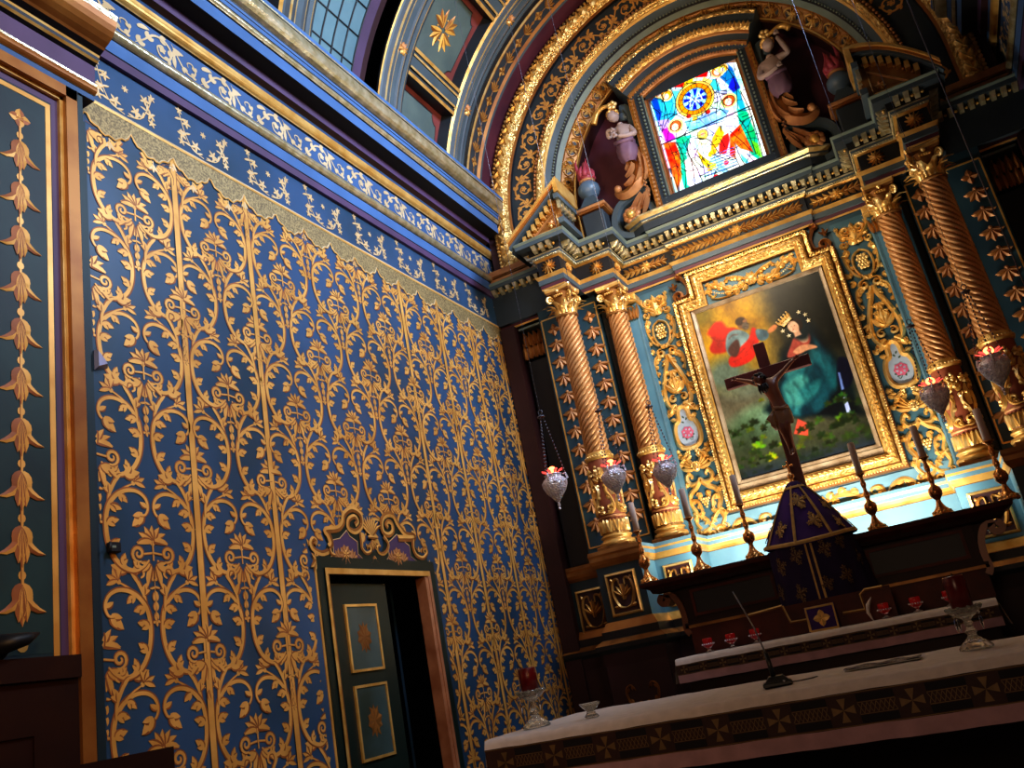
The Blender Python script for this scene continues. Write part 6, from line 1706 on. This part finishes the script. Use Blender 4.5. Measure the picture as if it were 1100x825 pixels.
def veil():
    T=thing('tabernacle_veil','purple tent shaped veil with gold galloon and flower motifs covering the tabernacle','veil',(2.30,6.0,1.42))
    O=(2.30,6.0,1.42); L=lambda x,y,z:(x-O[0],y-O[1],z-O[2])
    # conical roof : apex ellipse -> oval base with folds ; front pleats
    def surf(a,t):  # a angle 0 front.. ; t 0 top 1 bottom
        t=max(0,t); r=.055+(.295-.055)*(t**.86)
        rr=r*(1+.03*math.sin(9*a)*t)
        return (rr*math.sin(a), -rr*math.cos(a)*.72, .925-(.925-.545)*t-.012*math.cos(2*a)*t)
    q=MB(); n=72;m=16;V=[];F=[]
    for j in range(m+1):
        for i in range(n): V.append(surf(2*PI*i/n,j/m))
    for j in range(m):
        for i in range(n): F.append((j*n+i,j*n+(i+1)%n,(j+1)*n+(i+1)%n,(j+1)*n+i))
    q.add(V,F,'purple_velvet',True); q.lathe([(.0,.965),(.03,.96),(.055,.94),(.06,.92)],'purple_velvet',n=24,sy=.8)
    fn=lambda u,v,h:(lambda p:(p[0]*(1+h*3),p[1]*(1+h*3)-h,p[2]+h))(surf(u,v))
    for a in (-1.9,-1.05,-.22,.62,1.5,2.4,3.2):
        ribbon(q,fn,[(a,t/10) for t in range(11)],lambda t:.16-.10*t,.004,.003,('galloon','galloon'))
    ribbon(q,fn,[(2*PI*i/60,.965) for i in range(61)],.065,.004,.004,('galloon','galloon'))
    ribbon(q,fn,[(2*PI*i/60,.02) for i in range(61)],.05,.004,.004,('galloon','galloon'))
    for (a,t,s) in ((.12,.28,.9),(-.62,.70,.85),(.40,.66,.9),(1.05,.80,.8),(-1.4,.75,.8),(1.2,.45,.7)):
        rr=.055+.24*t; g_=lambda u,v,h,a=a,t=t,rr=rr: fn(a+u/rr,t-v/.42,h)
        flower(q,g_,0,0,.05*s,6,.002,.004,('galloon','orphrey_gold'),w=.6)
        for k in range(4): flower(q,g_,.042*s*math.cos(k*PI/2+.3),.055*s*math.sin(k*PI/2+.3),.022*s,5,.002,.004,('galloon','orphrey_gold'))
    q.build('veil_roof',T)
    # beaded cord along the silhouette edge
    q=MB(); 
    for a in (1.75,):
        for k in range(26): p=surf(a,.05+.6*k/26); q.ball((p[0]*1.03,p[1]*1.03,p[2]),.010,'orphrey',6,4)
    q.build('cord_fringe',T)
    q=MB(); q.lathe([(.0,.955),(.024,.955),(.018,.965),(.010,.975),(.022,.99),(.022,1.01),(.008,1.02),(.008,1.03)],'brass',n=14); q.bev(-.006,.006,-.005,.005,1.02,1.105,'brass',.002); q.bev(-.035,.035,-.005,.005,1.065,1.077,'brass',.002); q.build('finial_cross',T)
    # hanging curtain
    q=MB(); V=[];F=[];m=10
    def cur(a,t):
        r=.275+.006*math.sin(a*14)+.006*t
        return (r*1.02*math.sin(a)*(1+.15*t*(math.sin(a)>0)), -r*math.cos(a)*.74-.03*t*math.cos(a), .54-.43*t)
    for j in range(m+1):
        for i in range(n): V.append(cur(2*PI*i/n,j/m))
    for j in range(m):
        for i in range(n): F.append((j*n+i,j*n+(i+1)%n,(j+1)*n+(i+1)%n,(j+1)*n+i))
    q.add(V,F,'purple_dark',True)
    fc=lambda u,v,h:(lambda p:(p[0]*(1+h*4),p[1]*(1+h*4),p[2]))(cur(u,v))
    for a in (-.03,.09): ribbon(q,fc,[(a,t/8) for t in range(9)],.045,.002,.003,('galloon','galloon'))
    for (a,t,s) in ((-.75,.25,1),(-.28,.15,1),(.35,.13,1),(.75,.06,.9),(-.40,.68,1),(.62,.55,1),(1.15,.35,.9),(-1.05,.6,.9),(.2,.62,.8)):
        g_=lambda u,v,h,a=a,t=t: fc(a+u/.28,t-v/.43,h)
        flower(q,g_,0,0,.038*s,6,.002,.003,('orphrey_gold','orphrey'),w=.6)
        for k in range(4): flower(q,g_,.03*s*math.cos(k*PI/2+.3),.045*s*math.sin(k*PI/2+.3),.020*s,5,.002,.003,('orphrey_gold','orphrey'))
    ribbon(q,fc,[(.10+1.0*i/20,.96) for i in range(21)],.05,.002,.003,('galloon','orphrey_gold')); ribbon(q,fc,[(-1.3+.85*i/20,.96) for i in range(21)],.05,.002,.003,('galloon','orphrey_gold'))
    q.build('veil_curtain',T)
    # altar card: purple square with gold cross
    T2=thing('burse','square purple burse with a gold border and cross leaning on the veil','burse',(2.28,5.66,1.425))
    f=lambda u,v,h:(u,.03*v/.15-h,v)
    q=MB(); q.slab(f,[(-.088,0),(.092,0),(.092,.152),(-.088,.152)],'purple_velvet',-.012,.0); q.build('board',T2)
    q=MB(); ribbon(q,f,[(-.080,.008),(.084,.008),(.084,.144),(-.080,.144),(-.080,.008)],.016,.003,.001,('galloon','galloon'))
    for k in range(4): lobe(q,f,.002,.076,k*PI/2,.05,.04,0,.004,.002,('galloon','gold'))
    for k in range(4): lobe(q,f,.002,.076,k*PI/2+PI/4,.03,.02,0,.004,.002,('galloon','gold'))
    q.build('gold_cross',T2)
    # gold framed steps beside the veil
veil()
def crown_board():
    q=MB(); f=lambda u,v,h:(u,5.745-h,v)
    for P in ([(2.06,1.615),(2.085,1.51),(2.19,1.506)],[(2.40,1.502),(2.53,1.500),(2.53,1.59),(2.56,1.61),(2.66,1.609)],[(1.84,1.60),(2.06,1.615)]):
        ribbon(q,f,P,.018,.008,0,('galloon','gold_dark'))
    q.box(1.84,2.70,5.747,5.76,1.43,1.61,'red_wood')
    tag(q.build('shelf_board',None,(2.3,5.75,1.43)),'low dark board edged with gold braid behind the burse on the high altar','shelf board')
crown_board()
def votive(root):
    q=MB(); q.lathe([(.0,.0),(.026,.0),(.028,.006),(.010,.014),(.008,.022),(.020,.032),(.034,.045),(.038,.055)],'crystal',n=18)
    for k in range(16): a=2*PI*k/16; q.ball((.037*math.cos(a),.037*math.sin(a),.052),.005,'silver',5,3)
    q.build('glass_cup',root)
    q=MB(); q.lathe([(.0,.036),(.030,.046),(.031,.085),(.028,.088),(.0,.075)],'red_glow',n=18); q.build('red_candle',root)
mat('red_glow',(.35,.008,.012),.2,emit=(1,.03,.02),estr=.03)
vt=None
VN=['leftmost','second from left','nearest the microphone stem','just right of the burse','second right of the burse','behind the tall red candle']
for x,l in zip((1.565,1.715,1.868,2.64,2.815,2.995),VN):
    lab='small red votive light on the high altar, '+l
    if vt is None: vt=thing('votive_light',lab,'votive light',(x,5.66,1.427),0,'votive lights on the high altar'); votive(vt)
    else: dup(vt,(x,5.66,1.427),lab)
def feather():
    q=MB(); q.tube([(2.57,5.60,1.43),(2.555,5.60,1.48),(2.565,5.60,1.52),(2.595,5.60,1.56)],[.003,.010,.012,.002],'linen',8)
    tag(q.build('paper_tag',None,(2.57,5.6,1.427)),'thin white curled paper standing beside the burse on the high altar','paper')
feather()

# things on the front table ------------------------------------------
ZT=1.262
def crystal_candle(root,h):
    q=MB(); N=12
    md=lambda a,z,i: 1+.07*math.cos(N*a)
    q.lathe([(.0,0),(.062,0),(.064,.008),(.052,.022),(.034,.036),(.020,.050),(.016,.060),(.024,.070),(.016,.080),(.013,.095),(.018,.105),(.014,.115),(.020,.125),(.045,.140),(.066,.160),(.072,.172),(.060,.165),(.036,.150),(.0,.145)],'frosted_crystal',n=48,mods=md)
    for k in range(10):
        a=2*PI*k/10; q.ball((.066*math.cos(a),.066*math.sin(a),.168),.009,'frosted_crystal',6,4)
    q.build('crystal_stand',root)
    for k,a in enumerate((-.6,2.2,3.9)):
        q=MB(); x,y=.062*math.cos(a),.062*math.sin(a); q.ball((x,y,.142),.008,'crystal',6,4); q.lathe([(.0,.132),(.006,.12),(.007,.10),(.002,.075),(.0,.074)],'crystal',(x,y,0),n=6,smooth=False); q.build('crystal_drop',root)
    q=MB(); q.lathe([(.0,.150),(.043,.152),(.044,.152+h*.96),(.040,.152+h),(.036,.152+h*.98),(.034,.152+h*.86),(.0,.152+h*.84)],'ruby_wax',n=28); q.build('red_candle',root)
    q=MB(); q.tube([(0,0,.152+h*.84),(0,0,.152+h*1.08)],.003,'mic_black',6); q.build('wick',root)
k1=thing('crystal_candlestick','tall red candle on a cut crystal stand at the left end of the front table','candlestick',(1.09,4.02,ZT))
crystal_candle(k1,.125)
k2=thing('crystal_candlestick','tall red candle on a cut crystal stand at the right of the front table','candlestick',(3.06,4.24,ZT))
crystal_candle(k2,.150)
def bowl():
    T=thing('glass_bowl','small square footed clear glass bowl on the left of the front table','bowl',(1.37,4.05,ZT),.5)
    q=MB()
    def sq(w,z): return [(-w,-w,z),(w,-w,z),(w,w,z),(-w,w,z)]
    R_=[sq(.030,0),sq(.032,.006),sq(.020,.020),sq(.018,.028),sq(.045,.060),sq(.047,.066),sq(.041,.064),sq(.016,.034)]
    V=[p for r in R_ for p in r]; F=[]
    for j in range(len(R_)-1):
        for i in range(4): F.append((j*4+i,j*4+(i+1)%4,(j+1)*4+(i+1)%4,(j+1)*4+i))
    F.append((3,2,1,0)); F.append((28,29,30,31)); q.add(V,F,'frosted_crystal'); q.build('glass_body',T)
bowl()
def microphone():
    T=thing('microphone','slim black gooseneck microphone on a square base on the front table','microphone',(2.27,4.0,ZT),.2)
    q=MB(); q.bev(-.062,.062,-.05,.05,0,.022,'mic_black',.006)
    V=[(-.05,-.04,.022),(.05,-.04,.022),(.05,.04,.022),(-.05,.04,.022),(-.03,-.02,.042),(.03,-.02,.042),(.03,.03,.045),(-.03,.03,.045)]
    q.add(V,[(0,1,5,4),(1,2,6,5),(2,3,7,6),(3,0,4,7),(4,5,6,7)],'mic_black'); q.ball((.028,-.045,.018),.006,'steel_grey',8,5); q.build('mic_base',T)
    q=MB(); q.tube([(-.01,0,.04),(-.015,0,.14)],[.011,.010],'mic_black',10); q.build('stem_sleeve',T)
    q=MB(); q.tube([(-.015,0,.13),(-.035,0,.25),(-.085,0,.42)],[.004,.0035,.003],'steel_grey',8); q.build('gooseneck',T)
    q=MB(); q.tube([(.06,.0,.008),(.10,.02,.006),(.15,.05,.006),(.17,.09,.006)],.003,'mic_black',6); q.build('cable',T)
microphone()
def sheet():
    T=thing('clear_folder','flat clear plastic folder lying on the front table right of the microphone','folder',(2.68,4.28,ZT+.002),.02)
    q=MB(); n=14;V=[];F=[]
    for i in range(n+1):
        for j in range(5): V.append((-.16+.32*i/n,-.10+.05*j,.006+.003*math.sin(i*1.1+j)))
    for i in range(n):
        for j in range(4): F.append((i*5+j,(i+1)*5+j,(i+1)*5+j+1,i*5+j+1))
    q.add(V,F,'folder_plastic',True); q.box(-.155,.155,-.095,.095,0,.003,'folder_plastic'); q.build('plastic_sheet',T)
mat('folder_plastic',(.45,.43,.40),.12,var=.1,spec=.8)
sheet()

# hanging sanctuary lamps --------------------------------------------
def lamp(root,top):
    q=MB(); q.lathe([(.0,-.135),(.006,-.13),(.010,-.118),(.006,-.105),(.014,-.095),(.032,-.070),(.058,-.038),(.075,.0),(.078,.025),(.064,.048),(.046,.060),(.052,.070),(.056,.076),(.046,.080)],'silver',n=24,mods=lambda a,z,i:1+.05*math.sin(6*a)*(i>4))
    q.ball((0,0,-.142),.009,'silver',8,5)
    for k in range(3):
        a=k*2*PI/3+.5; q.tube([(.064*math.cos(a),.064*math.sin(a),.02),(.086*math.cos(a),.086*math.sin(a),.045),(.078*math.cos(a),.078*math.sin(a),.075),(.062*math.cos(a),.062*math.sin(a),.07)],[.009,.008,.007,.005],'silver',6)
        for j in range(4): q.ball((.070*math.cos(a+j*.5),.070*math.sin(a+j*.5),.02),.013,'silver',6,4)
    q.build('silver_vessel',root)
    q=MB()
    for k in range(8):
        a=2*PI*k/8; V=[]
        for j in range(5):
            t=j/4; r=.030+.040*t**1.4; w=.45*(.7+.5*t)*(1 if j<4 else .5); z=.078+.035*t-.012*t*t
            for s in (-1,0,1): V.append((r*math.cos(a+s*w/2),r*math.sin(a+s*w/2),z+(.004 if s==0 else 0)))
        F=[(j*3+s,j*3+s+1,(j+1)*3+s+1,(j+1)*3+s) for j in range(4) for s in range(2)]
        q.add(V,F,'red_petal',True)
    q.build('petal_shade',root)
    q=MB(); q.ball((0,0,.105),.026,'lamp_flame',12,8,(1,1,.9)); q.build('red_bulb',root)
    q=MB(); zj=.46
    def chain(A,B,m):
        A=Vector(A);B=Vector(B); n=max(2,int((B-A).length/.022))
        for i in range(n):
            p=A+(B-A)*(i+.5)/n; q.ball(tuple(p),.0062,m,5,3,(1,1,1.5) if i%2 else (.7,.7,1.5))
    for k in range(3):
        a=k*2*PI/3+.5; chain((.080*math.cos(a),.080*math.sin(a),.07),(.012*math.cos(a),.012*math.sin(a),zj),'silver_chain')
    q.build('lamp_chains',root)
    q=MB(); q.lathe([(.0,zj-.006),(.026,zj-.002),(.024,zj+.006),(.008,zj+.012),(.0,zj+.016)],'silver_chain',n=14)
    pts=[(.014*math.cos(t),0,zj+.032+.016*math.sin(t)) for t in [2*PI*j/10 for j in range(11)]]; q.tube(pts,.003,'silver_chain',6,cap=False); q.build('chain_cap',root)
    q=MB(); zz=zj+.048
    q.tube([(0,0,zz),(0,0,zz+(top-zz)*.5),(0,0,top)],.0014,'silver_chain',5)
    n=int((top-zz)/.03)
    for i in range(n): q.ball((0,0,zz+.03*i),.0026,'silver_chain',5,3,(1,1,1.8))
    q.build('suspension_chain',root)
mat('silver_chain',(.16,.16,.20),.45,.6,scale=30)
LN=['leftmost hanging silver lamp with a red light, against the damask wall corner','hanging silver lamp with a red light before the leftmost spiral column','hanging silver lamp with a red light before the second spiral column','hanging silver lamp with a red light before the column right of the picture','hanging silver lamp with a red light before the far right column']
lp=None
for (x,y),l in zip(((1.045,4.968),(1.343,5.24),(1.604,5.516),(3.282,5.554),(3.592,5.212)),LN):
    rv=math.sqrt(2.22**2-(x-CX)**2)+5.5-2.58
    if lp is None: lp=thing('sanctuary_lamp',l,'hanging lamp',(x,y,2.575),0,'silver lamps hanging before the altar'); lamp(lp,rv)
    else: dup(lp,(x,y,2.575),l)
q=MB(); q.tube([(3.86,5.15,2.9),(3.862,5.15,4.2),(3.866,5.15,7.0)],.004,'silver_chain',5)
tag(q.build('hanging_cord',None,(3.866,5.15,7.0)),'long thin pale cord hanging down in the dark right corner','cord')
# ================================================================ light
def area(name, loc, target, size, power, col, size_y=None, spread=None):
    l = bpy.data.lights.new(name,'AREA'); l.energy=power; l.color=col; l.size=size
    if size_y: l.shape='RECTANGLE'; l.size_y=size_y
    if spread: l.spread=math.radians(spread)
    o = bpy.data.objects.new(name,l); COL.objects.link(o); o.location=loc
    d=Vector(target)-Vector(loc); o.rotation_euler=d.to_track_quat('-Z','Y').to_euler()
    return o
W = bpy.data.worlds.new('world'); SC.world=W; W.use_nodes=True
W.node_tree.nodes['Background'].inputs['Color'].default_value=(.35,.45,.75,1); W.node_tree.nodes['Background'].inputs['Strength'].default_value=.02
area('window_light', (4.15,4.7,6.1),(0,5.3,4.9),1.0,95,(.58,.74,1.0),None,100)
area('near_window_light', (4.15,1.4,6.1),(0,2.4,5.0),1.0,58,(.85,.90,1.0),None,100)
area('nave_light', (4.3,-1.2,2.9),(0,2.5,2.6),.8,10.5,(1.0,.55,.20),None,62)
area('altar_uplight', (2.3,6.44,1.99),(2.3,7.2,2.9),1.7,42,(1.0,.93,.76),.08)
area('arch_lamp', (1.5,4.7,4.7),(1.8,7.0,6.1),.5,11,(1.0,.72,.42),None,120)
area('column_lamp', (2.2,5.3,5.0),(1.5,6.9,4.0),.4,6,(1.0,.80,.58),None,90)
area('picture_fill', (2.3,6.30,4.75),(2.3,7.2,3.0),1.2,11,(1.0,.86,.62),.1)  # added overhead light without a fixture, lifts the painting behind the crucifix
area('vault_lamp', (3.3,4.6,4.9),(.6,5.6,7.0),.5,14,(1.0,.66,.34),None,110)
area('low_fill', (2.6,-1.8,2.6),(2.5,4.5,1.2),1.2,3.6,(1.0,.66,.42),None,60)
SC.view_settings.view_transform='Standard'; SC.view_settings.look='None'; SC.view_settings.exposure=.2; SC.view_settings.gamma=1
try: SC.view_settings.look='Medium High Contrast'
except Exception: pass
SC.cycles.use_denoising=True
SC.cycles.max_bounces=6; SC.cycles.diffuse_bounces=3; SC.cycles.glossy_bounces=3; SC.cycles.transmission_bounces=6
SC.cycles.sample_clamp_indirect=4
